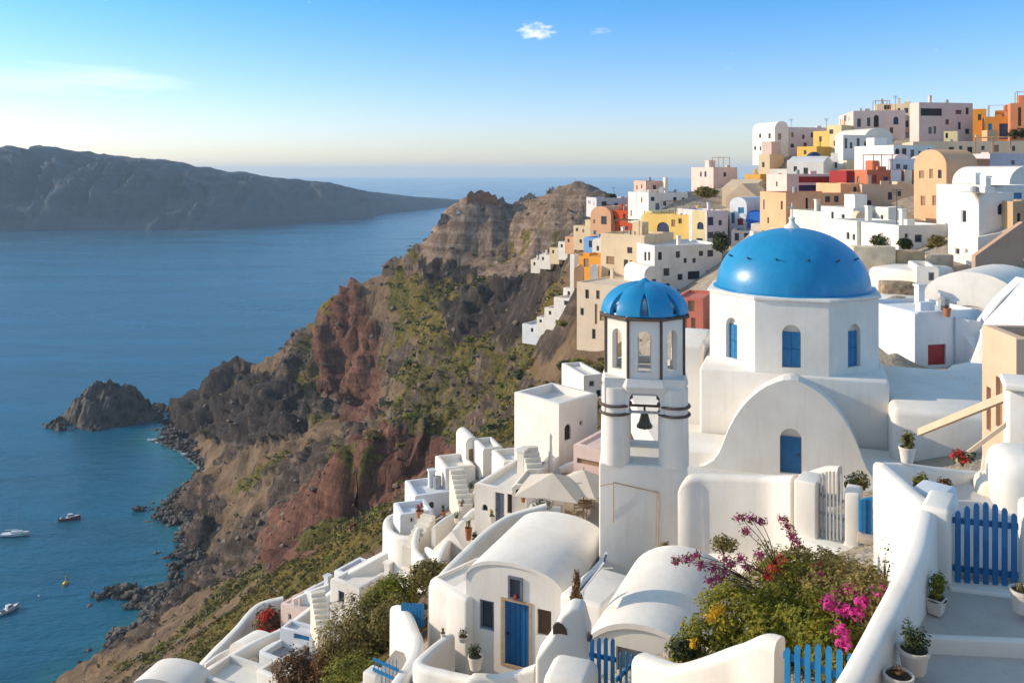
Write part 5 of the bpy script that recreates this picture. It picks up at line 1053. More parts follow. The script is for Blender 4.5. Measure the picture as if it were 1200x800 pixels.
def grid_mesh(name, V, nu, nv, mat, attrs, mask=None, smooth=True):
    idx = np.arange(nu * nv).reshape(nv, nu)
    q = np.stack([idx[:-1, :-1], idx[:-1, 1:], idx[1:, 1:], idx[1:, :-1]], -1).reshape(-1, 4)
    if mask is not None: q = q[mask[q].any(1)]
    used = np.zeros(nu * nv, bool); used[q.ravel()] = True; mp = np.cumsum(used) - 1; q = mp[q]
    me = bpy.data.meshes.new(name); me.from_pydata(V[used].tolist(), [], q.tolist())
    for k, a in attrs.items():
        at = me.attributes.new(k, 'FLOAT', 'POINT'); at.data.foreach_set('value', a[used].astype(np.float32))
    return link(name, me, mat, None, 180 if smooth else None), used

U0, U1, NU = -260, 1380, 420
ys = [6.5]
while ys[-1] < 600: ys.append(ys[-1] * (1.010 if ys[-1] < 420 else 1.03))
ys = np.array(ys); NV = len(ys); us = np.linspace(U0, U1, NU)
UU, YY = np.meshgrid(us, ys); Z = TZ(UU, YY); XX = (UU - 600) * YY / 1000
pos = np.stack([XX, YY, Z], -1)
PYs = HOR + (CAMH - Z) / YY * 1000
# built-up ground: close to a footprint the ground stays smooth and under the roofs
built = np.zeros(Z.shape)
for A, Uv, Nn, W, d, zr in FOOT:
    rx, ry = XX - A.x, YY - A.y; a = rx * Uv.x + ry * Uv.y; b = rx * Nn.x + ry * Nn.y
    ox = np.maximum(np.maximum(-a, a - W), 0); oy = np.maximum(np.maximum(-b, b - d), 0); dist = np.hypot(ox, oy)
    built = np.maximum(built, 1 - sm(2, 9, dist)); pos[..., 2] = np.where(dist < .6, np.minimum(pos[..., 2], zr), pos[..., 2])
Z = pos[..., 2]
built = np.maximum(built, sm(690, 760, UU) * (1 - sm(200, 260, YY))); built = np.maximum(built, (1 - sm(25, 34, YY)))
flat3 = pos.reshape(-1, 3); nat = (1 - built).ravel()
RED = [[(378, 352), (412, 342), (440, 380), (448, 470), (440, 500), (380, 475), (372, 420)], [(395, 540), (450, 512), (545, 530), (515, 565), (450, 592), (400, 618), (365, 655), (300, 668), (330, 615), (365, 570)]]
DARK = [[(170, 520), (225, 455), (270, 425), (335, 440), (375, 490), (330, 520), (250, 520)], [(525, 385), (560, 350), (635, 320), (645, 350), (600, 400), (540, 420)], [(500, 345), (500, 305), (530, 300), (560, 325)], [(180, 600), (215, 580), (265, 680), (120, 770), (60, 800)]]
def wmask(polys, w=14):
    wx = (fbm(flat3 * .06 + 5, 3) - .5) * w * 2.6; wy = (fbm(flat3 * .06 + 31, 3) - .5) * w * 2.6
    px = UU.ravel() + wx; py = PYs.ravel() + wy; r = np.zeros(px.shape)
    for p in polys: r = np.maximum(r, inpoly(px, py, p).astype(float))
    return r
red = wmask(RED); dark = wmask(DARK)
def normals(p):
    du = np.gradient(p, axis=1); dv = np.gradient(p, axis=0); n = np.cross(du, dv); n /= np.linalg.norm(n, axis=2, keepdims=True) + 1e-9
    n[n[..., 2] < 0] *= -1; return n
nr = normals(pos).reshape(-1, 3)
steep0 = sm(.35, .85, 1 - nr[:, 2] + .25 * (fbm(flat3 * .03, 3) - .5) * 2)
castle = wmask([[(490, 330), (500, 260), (530, 232), (740, 210), (720, 250), (660, 290), (600, 330), (560, 335)]], 8)
outc = sm(.53, .62, fbm(flat3 * np.array([.03, .03, .05]) + 11, 5, .6)) * (1 - castle) * (UU.ravel() < 720)
rock = np.clip(np.maximum.reduce([red * .9, dark, castle * .4, steep0 * .9, outc * .75]), 0, 1) * nat
scale = np.clip(YY.ravel() / 200, .08, 1.6)
rg = fbm(flat3 * np.array([.055, .055, .025]), 5, .55, True); rg2 = fbm(flat3 * np.array([.16, .16, .07]) + 9, 4, .55, True); hl = fbm(flat3 * .02 + 50, 4)
amp = (3.2 + 5.2 * rock) * scale * nat
off = amp[:, None] * ((rg - .55) * 1.1 + (rg2 - .55) * .75 + (fbm(flat3 * .45 + 70, 3, .5, True) - .6) * .3)[:, None] * nr
off += (nat * scale * 7 * (hl - .5))[:, None] * np.array([0, 0, 1.0])
zf = flat3[:, 2]; shore = sm(0, 5, np.abs(zf)); off *= (.25 + .75 * shore)[:, None] * (1 - .55 * castle)[:, None]
off[:, 2] += nat * scale * (fbm(flat3 * .5, 3) - .5) * 1.3
pos2 = flat3 + off
n2 = normals(pos2.reshape(NV, NU, 3)).reshape(-1, 3)
steep = np.clip(outc * .62 + sm(.30, .62, 1 - n2[:, 2] + .22 * (fbm(pos2 * .12, 4) - .5) * 2), 0, 1)
pxx, pyy = UU.ravel(), PYs.ravel()
green = np.clip(.12 + .95 * sm(420, 520, pxx) * sm(300, 360, pyy) + .75 * sm(520, 620, pyy) * sm(120, 30, np.abs(YY.ravel() - 70)) + .5 * sm(380, 470, pxx) * (1 - sm(300, 400, pyy)), 0, 1) * (1 - .75 * castle) * (1 - .85 * red) * (1 - .7 * dark)
scrub = sm(.41, .58, fbm(flat3 * .045 + 3, 5, .6) + (green - .55) * .38) * (1 - .75 * steep)
m, nt, bs = newmat('ground')
at = {k: N(nt, 'ShaderNodeAttribute', attribute_name=k).outputs['Fac'] for k in ('red', 'dark', 'scrub', 'steep', 'built', 'castle', 'wet', 'yel')}
n1 = obj_noise(nt, .12, 8, .65); n2_ = obj_noise(nt, .7, 6, .7); n3 = obj_noise(nt, .035, 5, .6)
geo = N(nt, 'ShaderNodeNewGeometry'); tcw = geo.outputs['Position']
mp = N(nt, 'ShaderNodeMapping'); mp.inputs['Scale'].default_value = (.35, .35, .07); nt.links.new(tcw, mp.inputs['Vector'])
strk = N(nt, 'ShaderNodeTexNoise', Scale=1.0, Detail=7, Roughness=.7); nt.links.new(mp.outputs[0], strk.inputs['Vector'])
soil = ramp(nt, n1, [(.25, (.095, .06, .036)), (.5, (.19, .125, .075)), (.75, (.29, .195, .115))]).outputs[0]
mpl = N(nt, 'ShaderNodeMapping'); mpl.inputs['Scale'].default_value = (.02, .02, .42); nt.links.new(tcw, mpl.inputs['Vector'])
lay = N(nt, 'ShaderNodeTexNoise', Scale=1.0, Detail=6, Roughness=.65, Distortion=.4); nt.links.new(mpl.outputs[0], lay.inputs['Vector'])
stl = mathn(nt, 'ADD', mathn(nt, 'MULTIPLY', strk.outputs['Fac'], .55), mathn(nt, 'MULTIPLY', lay.outputs['Fac'], .45))
rockc = ramp(nt, stl, [(.34, (.022, .018, .016)), (.5, (.085, .062, .049)), (.64, (.23, .165, .125))]).outputs[0]
redc = ramp(nt, stl, [(.34, (.06, .024, .017)), (.5, (.15, .072, .050)), (.66, (.29, .14, .095))]).outputs[0]
darkc = ramp(nt, strk.outputs['Fac'], [(.3, (.016, .014, .014)), (.55, (.058, .046, .041)), (.8, (.15, .115, .095))]).outputs[0]
castc = ramp(nt, stl, [(.34, (.085, .055, .042)), (.5, (.25, .17, .12)), (.64, (.42, .32, .24))]).outputs[0]
scr = ramp(nt, n2_, [(.3, (.030, .030, .010)), (.5, (.105, .090, .025)), (.7, (.22, .17, .045))]).outputs[0]
scy = ramp(nt, n2_, [(.3, (.06, .055, .015)), (.55, (.17, .125, .03)), (.75, (.29, .20, .05))]).outputs[0]
scr = mix(nt, at['yel'], scr, scy)
fuzz = lambda f, k=.5: mathn(nt, 'ADD', f, mathn(nt, 'MULTIPLY', mathn(nt, 'SUBTRACT', n2_, .5), k))
sharp = lambda f: ramp(nt, f, [(.42, (0, 0, 0)), (.58, (1, 1, 1))]).outputs[0]
c = mix(nt, sharp(fuzz(at['steep'])), soil, rockc)
c = mix(nt, sharp(fuzz(at['castle'], .3)), c, castc)
c = mix(nt, sharp(fuzz(at['dark'], .6)), c, darkc)
c = mix(nt, sharp(fuzz(at['red'], .6)), c, redc)
c = mix(nt, sharp(fuzz(at['scrub'], 1.3)), c, scr)
c = mix(nt, sharp(fuzz(at['wet'], .6)), c, (.020, .018, .017))
pav = ramp(nt, n2_, [(.3, (.34, .27, .20)), (.7, (.52, .45, .36))]).outputs[0]
c = mix(nt, sharp(fuzz(at['built'], .35)), c, pav)
nt.links.new(c, bs.inputs['Base Color']); bs.inputs['Roughness'].default_value = .95; bs.inputs['Specular IOR Level'].default_value = .15
bump(nt, bs, mathn(nt, 'ADD', mathn(nt, 'MULTIPLY', strk.outputs['Fac'], 1.2), n2_), .9, .9)
yel = sm(.52, .62, fbm(flat3 * .07 + 80, 4))
wet = (1 - sm(.6, 2.6, pos2[:, 2] + 1.5 * (fbm(flat3 * .2, 3) - .5) * 2)) * nat
builtc = built.ravel() * np.where(YY.ravel() > 85, sm(715, 760, pxx), np.maximum(sm(690, 740, pxx), sm(.9, 1., built.ravel())))
ter, used = grid_mesh('hillside', pos2, NU, NV, m, dict(red=red, dark=dark, scrub=scrub * nat, steep=steep, built=builtc, castle=castle, wet=wet, yel=yel), pos2[:, 2] > -4)
tag(ter, kind='structure', label='rocky brown and red volcanic hillside dropping to the sea')
G3 = pos2.reshape(NV, NU, 3)
def ground(x, y):
    u = (600 + x / y * 1000 - U0) / (U1 - U0) * (NU - 1); v = np.searchsorted(ys, y) - 1
    i = int(min(max(u, 0), NU - 2)); v = int(min(max(v, 0), NV - 2)); fu = min(max(u - i, 0), 1); fv = (y - ys[v]) / (ys[v + 1] - ys[v])
    return float((G3[v, i, 2] * (1 - fu) + G3[v, i + 1, 2] * fu) * (1 - fv) + (G3[v + 1, i, 2] * (1 - fu) + G3[v + 1, i + 1, 2] * fu) * fv)

# scrub: low clumps of leaves over the slopes, one mass; boulders along the waterline, one mass
vw = ((pxx > -60) & (pxx < 770) & (pos2[:, 2] > 2.5) & (YY.ravel() < 415) & (YY.ravel() > 30))
def scatter(prob, k, seed):
    r = np.random.RandomState(seed); p = np.where(vw, prob, 0) ; p = p / p.sum(); return r.choice(len(p), k, p=p), r
area = 1.0                                                       # the grid has about one vertex per photograph pixel
pick, rs = scatter((scrub ** 1.5 * nat * (.25 + green)) + .05 * nat * (1 - steep) * (1 - red), 17000, 5)
vs, fs, tint = [], [], []
for i in pick:
    p = Vector(pos2[i]) + Vector((rs.uniform(-1, 1), rs.uniform(-1, 1), 0)) * .004 * YY.ravel()[i]; Y = YY.ravel()[i]
    s = min(max(Y * .0034, .2), 1.2) * rs.uniform(.45, 1.5); base = rs.uniform(0, 1) * .5 + .35 * yel[i] * rs.uniform(.4, 1)
    for k in range(9):
        d = Vector(rs.normal(size=3)).normalized(); d.z = abs(d.z); q = p + Vector((d.x, d.y, d.z * .75)) * s * rs.uniform(.5, 1.)
        nn_ = (d + Vector(rs.uniform(-.7, .7, 3))).normalized(); u = nn_.cross(Vector((.3, .2, 1))).normalized(); w = nn_.cross(u); l = s * rs.uniform(.25, .5); b = len(vs)
        vs += [q - u * l, q - w * l * .7, q + u * l, q + w * l * .7]; fs.append((b, b + 1, b + 2, b + 3)); tint.append(min(1, max(0, base + rs.normal() * .12)))
me = bpy.data.meshes.new('scrub'); me.from_pydata(vs, [], fs); a_ = me.attributes.new('tint', 'FLOAT', 'FACE'); a_.data.foreach_set('value', tint)
scm = leafmat([(0, (.035, .045, .014)), (.3, (.085, .085, .024)), (.55, (.17, .14, .04)), (.8, (.29, .21, .045)), (1, (.36, .28, .05))], 'scrub_leaves', .3)
tag(link('scrub', me, scm), 'low dry olive and yellow scrub covering the slopes', kind='stuff')
def rockgeo(g, p, s, r, sub):
    bm = bmesh.new(); bmesh.ops.create_icosphere(bm, subdivisions=sub, radius=1); sc = Vector((s * r.uniform(.7, 1.4), s * r.uniform(.7, 1.3), s * r.uniform(.5, .9))); o = Vector(r.uniform(0, 50, 3))
    n = len(g.v)
    for v in bm.verts:
        q = v.co * (1 + .55 * mnoise.noise(v.co * 1.3 + o)); g.v.append(Vector((q.x * sc.x, q.y * sc.y, q.z * sc.z)) + p)
    bm.verts.index_update()
    g.f += [tuple(v.index + n for v in f.verts) for f in bm.faces]; bm.free()
vw = ((pxx > -60) & (pxx < 480) & (pos2[:, 2] > -1.2) & (pos2[:, 2] < 7) & (YY.ravel() < 400))
pick, rs = scatter(np.exp(-((pos2[:, 2] - .8) / 1.4) ** 2), 2600, 8); g = Geo()
for i in pick: rockgeo(g, Vector(pos2[i]) + Vector((rs.normal() * .8, rs.normal() * .8, .2)), rs.uniform(.3, 1.05) * (1.8 if rs.rand() < .1 else 1), rs, 1)
bld = stone((.022, .020, .019), (.13, .105, .09), .5, 'lava_boulder')
tag(g.build('shore_rubble', bld, weld=0), 'dark lava boulders heaped along the waterline', kind='stuff')
vw = ((pxx > 150) & (pxx < 720) & (pos2[:, 2] > 3) & (YY.ravel() < 410) & (YY.ravel() > 66))
pick, rs = scatter(nat * (.2 + steep) * (1 - .6 * scrub), 900, 18); g = Geo()
for i in pick: rockgeo(g, Vector(pos2[i]), rs.uniform(.25, 1.0) * YY.ravel()[i] / 220, rs, 1)
tag(g.build('slope_rubble', stone((.05, .035, .028), (.24, .17, .12), .4, 'slope_rock'), weld=0), 'brown rocks lying on the steep slopes', kind='stuff')

# ------------------------------------------------------------------ sea rock
def isle(name, px, Yc, rx, ry, h, mat, seed, label):
    n = 150; a = np.linspace(-1.35, 1.35, n); A_, B_ = np.meshgrid(a, a); c0 = (xx(px, Yc), Yc)
    X_ = c0[0] + A_ * rx; Y_ = c0[1] + B_ * ry; p = np.stack([X_.ravel(), Y_.ravel(), np.zeros(n * n)], 1)
    rr = np.sqrt(A_ ** 2 + B_ ** 2).ravel() + .8 * (fbm(p * .05 + seed, 5) - .5)
    prof = np.interp(rr, [0, .3, .45, .62, .8, 1.0, 1.2], [1.0, .97, .88, .72, .42, 0.0, -.3])
    asym = 1 - .28 * np.clip(A_.ravel(), 0, 1) - .10 * np.abs(A_.ravel())
    wob = .5 * (fbm(p * .09 + seed, 5, .6) - .5); top = np.zeros(n * n)
    for ba, bb, bh, br in ((-.2, 0, .88, .7), (-.68, .05, .40, .36), (.30, .05, .72, .5), (.74, 0, .22, .36), (.0, -.25, .6, .5)):
        q_ = np.hypot(A_.ravel() - ba, (B_.ravel() - bb) * 1.1) + wob; top = np.maximum(top, bh * np.interp(q_, [0, br * .35, br * .7, br, br * 1.25], [1, .88, .55, .08, -.3]))
    top = np.where(rr > 1.12, -.4, top)
    p[:, 2] = h * top + h * .42 * (fbm(p * np.array([.14, .14, .10]) + seed, 5, .6, True) - .58) * (top > -.05)
    o, _ = grid_mesh(name, p, n, n, mat, {}, p[:, 2] > -3)
    return tag(o, label, kind='structure')
srm = stone((.012, .011, .011), (.105, .082, .067), .25, 'sea_rock')
isle('sea_rock', 132, 414, 23, 19, 20, srm, 2.0, 'craggy dark lava islet standing off the headland')

# ------------------------------------------------------------------ far island
sil = [(-420, 178), (-200, 168), (-60, 172), (0, 175), (16, 172), (39, 177), (43, 170), (100, 178), (135, 183), (190, 188), (270, 201), (330, 208), (385, 214), (440, 225), (490, 231), (540, 234), (570, 239)]
bas = [(-420, 274), (0, 272), (60, 271), (230, 270), (300, 267), (350, 262), (430, 257), (450, 250), (500, 246), (540, 241), (570, 239.2)]
nu, nv = 330, 60; uu = np.linspace(-420, 570, nu); tt = np.linspace(0, 1, nv); UI, TT = np.meshgrid(uu, tt)
Yb = 1000 * CAMH / (np.interp(UI, *zip(*bas)) - HOR); wd = np.interp(UI, [-420, 300, 570], [420, 330, 120]); YI = Yb + TT * wd * 2
Yr = Yb + wd; zr = np.maximum(CAMH - (np.interp(UI, *zip(*sil)) - HOR) * Yr / 1000, 1.5)
prof = np.interp(TT, [0, .08, .16, .27, .36, .5, .7, 1], [-.03, .18, .36, .66, .82, 1, .7, -.05])
pi = np.stack([(UI - 600) * YI / 1000, YI, zr * prof], -1).reshape(-1, 3)
q = pi * np.array([.012, .012, .012]); k = (np.sin(np.pi * np.clip(TT, 0, 1)) ** .7).ravel() * zr.ravel() * (1 - .8 * np.exp(-((TT.ravel() - .5) / .1) ** 2))
gul = fbm(np.stack([pi[:, 0] * .02, pi[:, 1] * .006, pi[:, 2] * .004], 1), 5, .55, True)
pi[:, 2] += k * (gul - .62) * .55; pi[:, 1] -= k * (gul - .62) * 1.6; pi[:, 2] += zr.ravel() * .03 * (fbm(pi * .03, 3) - .5) * 2
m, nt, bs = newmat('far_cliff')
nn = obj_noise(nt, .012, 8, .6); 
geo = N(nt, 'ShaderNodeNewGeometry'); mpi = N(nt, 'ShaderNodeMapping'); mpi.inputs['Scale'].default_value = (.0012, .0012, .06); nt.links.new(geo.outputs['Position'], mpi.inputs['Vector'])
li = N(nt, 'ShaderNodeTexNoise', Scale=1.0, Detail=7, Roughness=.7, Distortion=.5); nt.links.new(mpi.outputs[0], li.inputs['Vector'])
c = ramp(nt, mathn(nt, 'ADD', mathn(nt, 'MULTIPLY', nn, .5), mathn(nt, 'MULTIPLY', li.outputs['Fac'], .5)), [(.34, (.034, .046, .058)), (.5, (.060, .074, .086)), (.66, (.098, .110, .118))]).outputs[0]  # blue-grey stops: distance haze painted into the rock colour
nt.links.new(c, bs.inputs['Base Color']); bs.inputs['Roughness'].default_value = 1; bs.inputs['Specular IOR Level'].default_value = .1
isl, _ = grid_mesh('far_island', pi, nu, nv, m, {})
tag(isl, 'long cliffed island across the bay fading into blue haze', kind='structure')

# ------------------------------------------------------------------ sea
us2 = np.concatenate([np.linspace(-3200, -300, 30), np.linspace(-290, 1400, 340), np.linspace(1410, 4200, 30)])
yv = [60.0]
while yv[-1] < 14000: yv.append(yv[-1] * (1.012 if yv[-1] < 520 else 1.05))
US, YS = np.meshgrid(us2, np.array(yv)); sh = np.zeros(US.shape); near_ = (YS < 600) & (US > -260) & (US < 1380)
sh[near_] = sm(-9.5, -.3, TZ(US[near_], YS[near_]) + 2.2 * (fbm(np.stack([(US[near_] - 600) * YS[near_] / 1000, YS[near_], 0 * YS[near_]], 1) * .05, 4) - .5)) * .9
fm = np.zeros(US.shape); fm[near_] = sm(-1.6, -.2, TZ(US[near_], YS[near_]))
psea = np.stack([(US - 600) * YS / 1000, YS, np.zeros(US.shape)], -1).reshape(-1, 3)
m, nt, bs = newmat('sea')
geo = N(nt, 'ShaderNodeNewGeometry')
def wave(sx, sy, sc, det):
    mp = N(nt, 'ShaderNodeMapping'); mp.inputs['Scale'].default_value = (sx, sy, 1); mp.inputs['Rotation'].default_value = (0, 0, R(12)); nt.links.new(geo.outputs['Position'], mp.inputs['Vector'])
    n = N(nt, 'ShaderNodeTexNoise', Scale=sc, Detail=det, Roughness=.6); nt.links.new(mp.outputs[0], n.inputs['Vector']); return n.outputs['Fac']
w1 = wave(1, 1.7, .35, 6); w2 = wave(1, 2.5, .045, 5); w3 = wave(1, 5, .006, 4)
shal = N(nt, 'ShaderNodeAttribute', attribute_name='shallow').outputs['Fac']
deep = ramp(nt, w3, [(.3, (.004, .082, .128)), (.7, (.006, .122, .215))]).outputs[0]
c = mix(nt, mathn(nt, 'MULTIPLY', shal, .8), deep, (.018, .15, .15))
foam = ramp(nt, mathn(nt, 'ADD', mathn(nt, 'MULTIPLY', N(nt, 'ShaderNodeAttribute', attribute_name='foam').outputs['Fac'], .55), mathn(nt, 'MULTIPLY', wave(1, 1.3, .5, 6), .6)), [(.62, (0, 0, 0)), (.78, (.8, .8, .8))]).outputs[0]
c = mix(nt, foam, c, (.55, .60, .60))
nt.links.new(c, bs.inputs['Base Color']); rr_n = ramp(nt, wave(1, 4.5, .004, 5), [(.35, (.10, .10, .10)), (.65, (.30, .30, .30))]); nt.links.new(rr_n.outputs[0], bs.inputs['Roughness']); bs.inputs['IOR'].default_value = 1.33; bs.inputs['Specular IOR Level'].default_value = .32
bump(nt, bs, mathn(nt, 'ADD', mathn(nt, 'MULTIPLY', w1, .5), mathn(nt, 'MULTIPLY', w2, 2.2)), .55, 1.0)
sea, _ = grid_mesh('sea', psea, US.shape[1], US.shape[0], m, dict(shallow=sh.ravel(), foam=fm.ravel()))
tag(sea, 'calm deep blue sea reaching to the horizon', kind='structure')
# ------------------------------------------------------------------ boats
def boat(name, label, px, py, L, W, rot, kind, hullm):
    Y = 1000 * CAMH / (py - HOR); b = Vector((xx(px, Y), Y, 0)); root = thing(name, label, 'boat', b, 'boats anchored in the bay'); c, s = math.cos(R(rot)), math.sin(R(rot))
    q = lambda x, y, z: b + Vector((c * x - s * y, s * x + c * y, z)); g = Geo(); m = 12; k5 = 5
    for j in range(m + 1):
        t = j / m; x = -L / 2 + L * t; hw = W / 2 * (1 - max(0, (t - .45) / .55) ** 2.2) * (.82 + .18 * min(1, t / .3)); hw = max(hw, .02); fb = .75 + .55 * t * t
        for y, z in ((-hw, fb), (-hw * .85, .15), (0, -.35), (hw * .85, .15), (hw, fb)): g.v.append(q(x, y, z))
        if j: g.f += [(5 * j - 5 + i, 5 * j - 4 + i, 5 * j + 1 + i, 5 * j + i) for i in range(4)] 
    g.f += [(0, 1, 2, 3, 4)]
    g.build('hull', hullm, root, smooth=40)
    d = Geo()
    for j in range(m + 1):
        t = j / m; x = -L / 2 + L * t; hw = W / 2 * (1 - max(0, (t - .45) / .55) ** 2.2) * (.82 + .18 * min(1, t / .3)); hw = max(hw - .03, .015); d.v += [q(x, -hw, .68 + .55 * t * t), q(x, hw, .68 + .55 * t * t)]
        if j: d.f.append((2 * j - 2, 2 * j - 1, 2 * j + 1, 2 * j))
    d.build('deck', M['boatw'], root)
    if kind == 'sail':
        Geo().box(q(L * .05, 0, 1.15), (L * .2, W * .25, .28), ((c, s), (-s, c))).build('cabin', M['boatw'], root, bev=.1)
        mt = Geo().bar(q(L * .1, 0, .8), q(L * .1, 0, 10.5), .06, 6, .04).build('mast', M['silver'], root); Geo().bar(q(L * .1, 0, 1.9), q(-L * .36, 0, 1.9), .14, 8).build('boom', M['boatw'], mt)
    else:
        cb = Geo().prism([q(x, -W * .3, z) for x, z in ((-L * .12, .8), (L * .22, .9), (L * .12, 1.75), (-L * .10, 1.8))], q(0, W * .3, 0) - q(0, -W * .3, 0)).build('cabin', M['boatw'], root, bev=.08)
        Geo().box(q(L * .05, 0, 1.55), (L * .11, W * .31, .16), ((c, s), (-s, c))).build('window', M['glass'], cb)
        Geo().box(q(-L * .3, 0, .82), (L * .1, W * .3, .12), ((c, s), (-s, c))).build('seat', M['boatd'], root); Geo().box(q(-L * .53, 0, .6), (.2, .25, .4), ((c, s), (-s, c))).build('outboard', M['boatd'], root)
        if kind == 'mast': Geo().bar(q(-L * .05, 0, 1.6), q(-L * .05, 0, 3.6), .05).build('mast', M['silver'], root)
boat('sailing_boat', 'white sailing boat with a bare mast', 18, 627, 9.0, 2.6, 6, 'sail', M['boatw'])
boat('motor_boat', 'white motor boat with a red hull nearest the cove', 82, 608, 6.6, 2.4, 18, 'mast', M['boatr'])
boat('motor_boat', 'open white motor boat alone at the lower left', 10, 716, 5.6, 2.1, 60, 'open', M['boatw'])
by = Vector((xx(77, 248), 248, 0)); br = thing('buoy', 'yellow mooring buoy with a short pole', 'buoy', by)
Geo().lathe(by, [(.1, -.4), (.75, -.1), (.85, .25), (.55, .65), (.15, .8)], 16).build('float', M['buoy'], br, smooth=60); Geo().bar(by + Vector((0, 0, .7)), by + Vector((0, 0, 2.3)), .16, 8).build('pole', M['buoy'], br)
b2 = Vector((xx(46, 241), 241, -.1)); tag(Geo().lathe(b2, [(.05, -.2), (.3, 0), (.3, .25), (.05, .45)], 12).build('float', M['boatw'], smooth=60), 'tiny white float beside the yellow buoy', 'buoy')
# ruined white chapel and watch walls on the castle rock, tiny white houses on the far island
tag(mk('chapel_ruin', *(lambda g: (g.v, g.f))(Geo().prism([P(524, 272, 398), P(530, 256, 398), P(536, 246, 398), P(541, 250, 398), P(546, 272, 398)], (0, 4, 0))), PL('white')), 'white triangular remnant of a chapel on the castle rock', 'ruin')
for x0, x1, hh, Y, cc, lb in ((547, 583, 9, 401, (.36, .17, .10), 'reddish ruined fort wall on the castle rock'), (513, 524, 6, 398, (.34, .25, .18), 'pale ruined wall at the seaward end of the castle'), (606, 626, 3.5, 402, (.40, .32, .25), 'broken pale wall on top of the castle rock'), (640, 652, 3.5, 402, (.55, .48, .40), 'low pale ruin near the landward end of the castle rock')):
    r_ = random.Random(x0); n = 9; xs = [x0 + (x1 - x0) * k / n for k in range(n + 1)]; zb = min(ground(xx(x, Y), Y) for x in xs)
    poly = [Vector((xx(xs[0], Y), Y, zb - 3)), Vector((xx(xs[-1], Y), Y, zb - 3))] + [Vector((xx(x, Y), Y, ground(xx(x, Y), Y) + hh * r_.uniform(.35, 1) * (.6 + .4 * math.sin(math.pi * (x - x0) / (x1 - x0))))) for x in xs[::-1]]
    tag(Geo().prism(poly, (.5, 5, 0)).build('ruined_wall', stone(tuple(v * .55 for v in cc), cc, .5, 'ruin_stone')), lb, 'ruin')
for i, (px, py, Y) in enumerate([(146, 263.5, 2010), (166, 264, 2000), (492, 233, 2900), (500, 234.5, 2880), (518, 235, 2950), (70, 180, 2080), (135, 185, 2150)]):
    s = Y / 1000 * 1.6; g = Geo().box(P(px, py, Y) + Vector((0, 0, 0)), (s * 1.6, s, s)); tag(g.build('far_house', PL('white')), 'tiny white house on the far island, too distant to show parts', 'house', 'tiny white houses on the far island')

# rounded shrubs on the slopes: five kinds grown once, then copied
def slope_shrubs(label, group, kinds, count, region, hs, seed):
    r = random.Random(seed); protos = []
    for k, mt in enumerate(kinds):
        o = leaves('shrub', [(Vector((r.uniform(-.4, .4), r.uniform(-.4, .4), .35)), (.7, .7, .5)) for _ in range(4)], 420, .17, M[mt], None, seed + k, .35)
        tag(o, label, 'shrub', group); protos.append(o)
    done = 0; tries = 0
    while done < count and tries < 4000:
        tries += 1; Y = math.exp(r.uniform(math.log(region[4]), math.log(region[5]))); px = r.uniform(region[0], region[1]); x = xx(px, Y); z = ground(x, Y); py = HOR + (CAMH - z) / Y * F
        if not (region[2] < py < region[3]) or z < 4: continue
        ok = True
        for A, Uv, Nn, W, d, zr in FOOT:
            a = (x - A.x) * Uv.x + (Y - A.y) * Uv.y; b = (x - A.x) * Nn.x + (Y - A.y) * Nn.y
            if -2 < a < W + 2 and -2 < b < d + 2: ok = False
        if not ok: continue
        o = protos[done] if done < len(protos) else protos[r.randrange(len(protos))].copy()
        if done >= len(protos): COL.objects.link(o)
        s = r.uniform(*hs) * (.6 + .4 * Y / 200); o.location = (x, Y, z - .15 * s); o.rotation_euler = (0, 0, r.uniform(0, 6.28)); o.scale = (s * r.uniform(.9, 1.4), s * r.uniform(.9, 1.3), s * r.uniform(.6, .9)); done += 1
slope_shrubs('rounded olive or dark shrub on the green slope below the town', 'rounded shrubs on the green slope', ('leafolive', 'leafdark', 'leaflime', 'leafolive', 'leafdark'), 150, (430, 705, 380, 545, 90, 330), (.9, 2.6), 200)
slope_shrubs('yellowish or brown rounded shrub on the dry slope above the cove', 'rounded shrubs on the dry slope above the cove', ('leaflime', 'leafolive', 'leafbrown', 'leafolive'), 90, (120, 540, 560, 795, 62, 200), (.6, 1.6), 210)
# ------------------------------------------------------------------ light, air, camera
SUN_EL, SUN_AZ = 20.0, -80.0                     # degrees; azimuth from +Y (away from the camera) towards +X, so -80 is left and a little beyond
D = Vector((math.sin(R(SUN_AZ)) * math.cos(R(SUN_EL)), math.cos(R(SUN_AZ)) * math.cos(R(SUN_EL)), math.sin(R(SUN_EL))))
ld = bpy.data.lights.new('sun', 'SUN'); ld.energy = 2.9; ld.angle = R(.6); ld.color = (1, .84, .63)
lo = bpy.data.objects.new('sun', ld); COL.objects.link(lo); lo.rotation_euler = D.to_track_quat('Z', 'Y').to_euler()
w = bpy.data.worlds.new('World'); SC.world = w; w.use_nodes = True; nt = w.node_tree
bg = nt.nodes['Background']; sky = nt.nodes.new('ShaderNodeTexSky'); sky.sky_type = 'NISHITA'; sky.sun_disc = False
sky.sun_elevation = R(SUN_EL); sky.sun_rotation = R(SUN_AZ); sky.altitude = 100; sky.air_density = 1.0; sky.dust_density = .5; sky.ozone_density = 2.5
bg.inputs['Strength'].default_value = .15
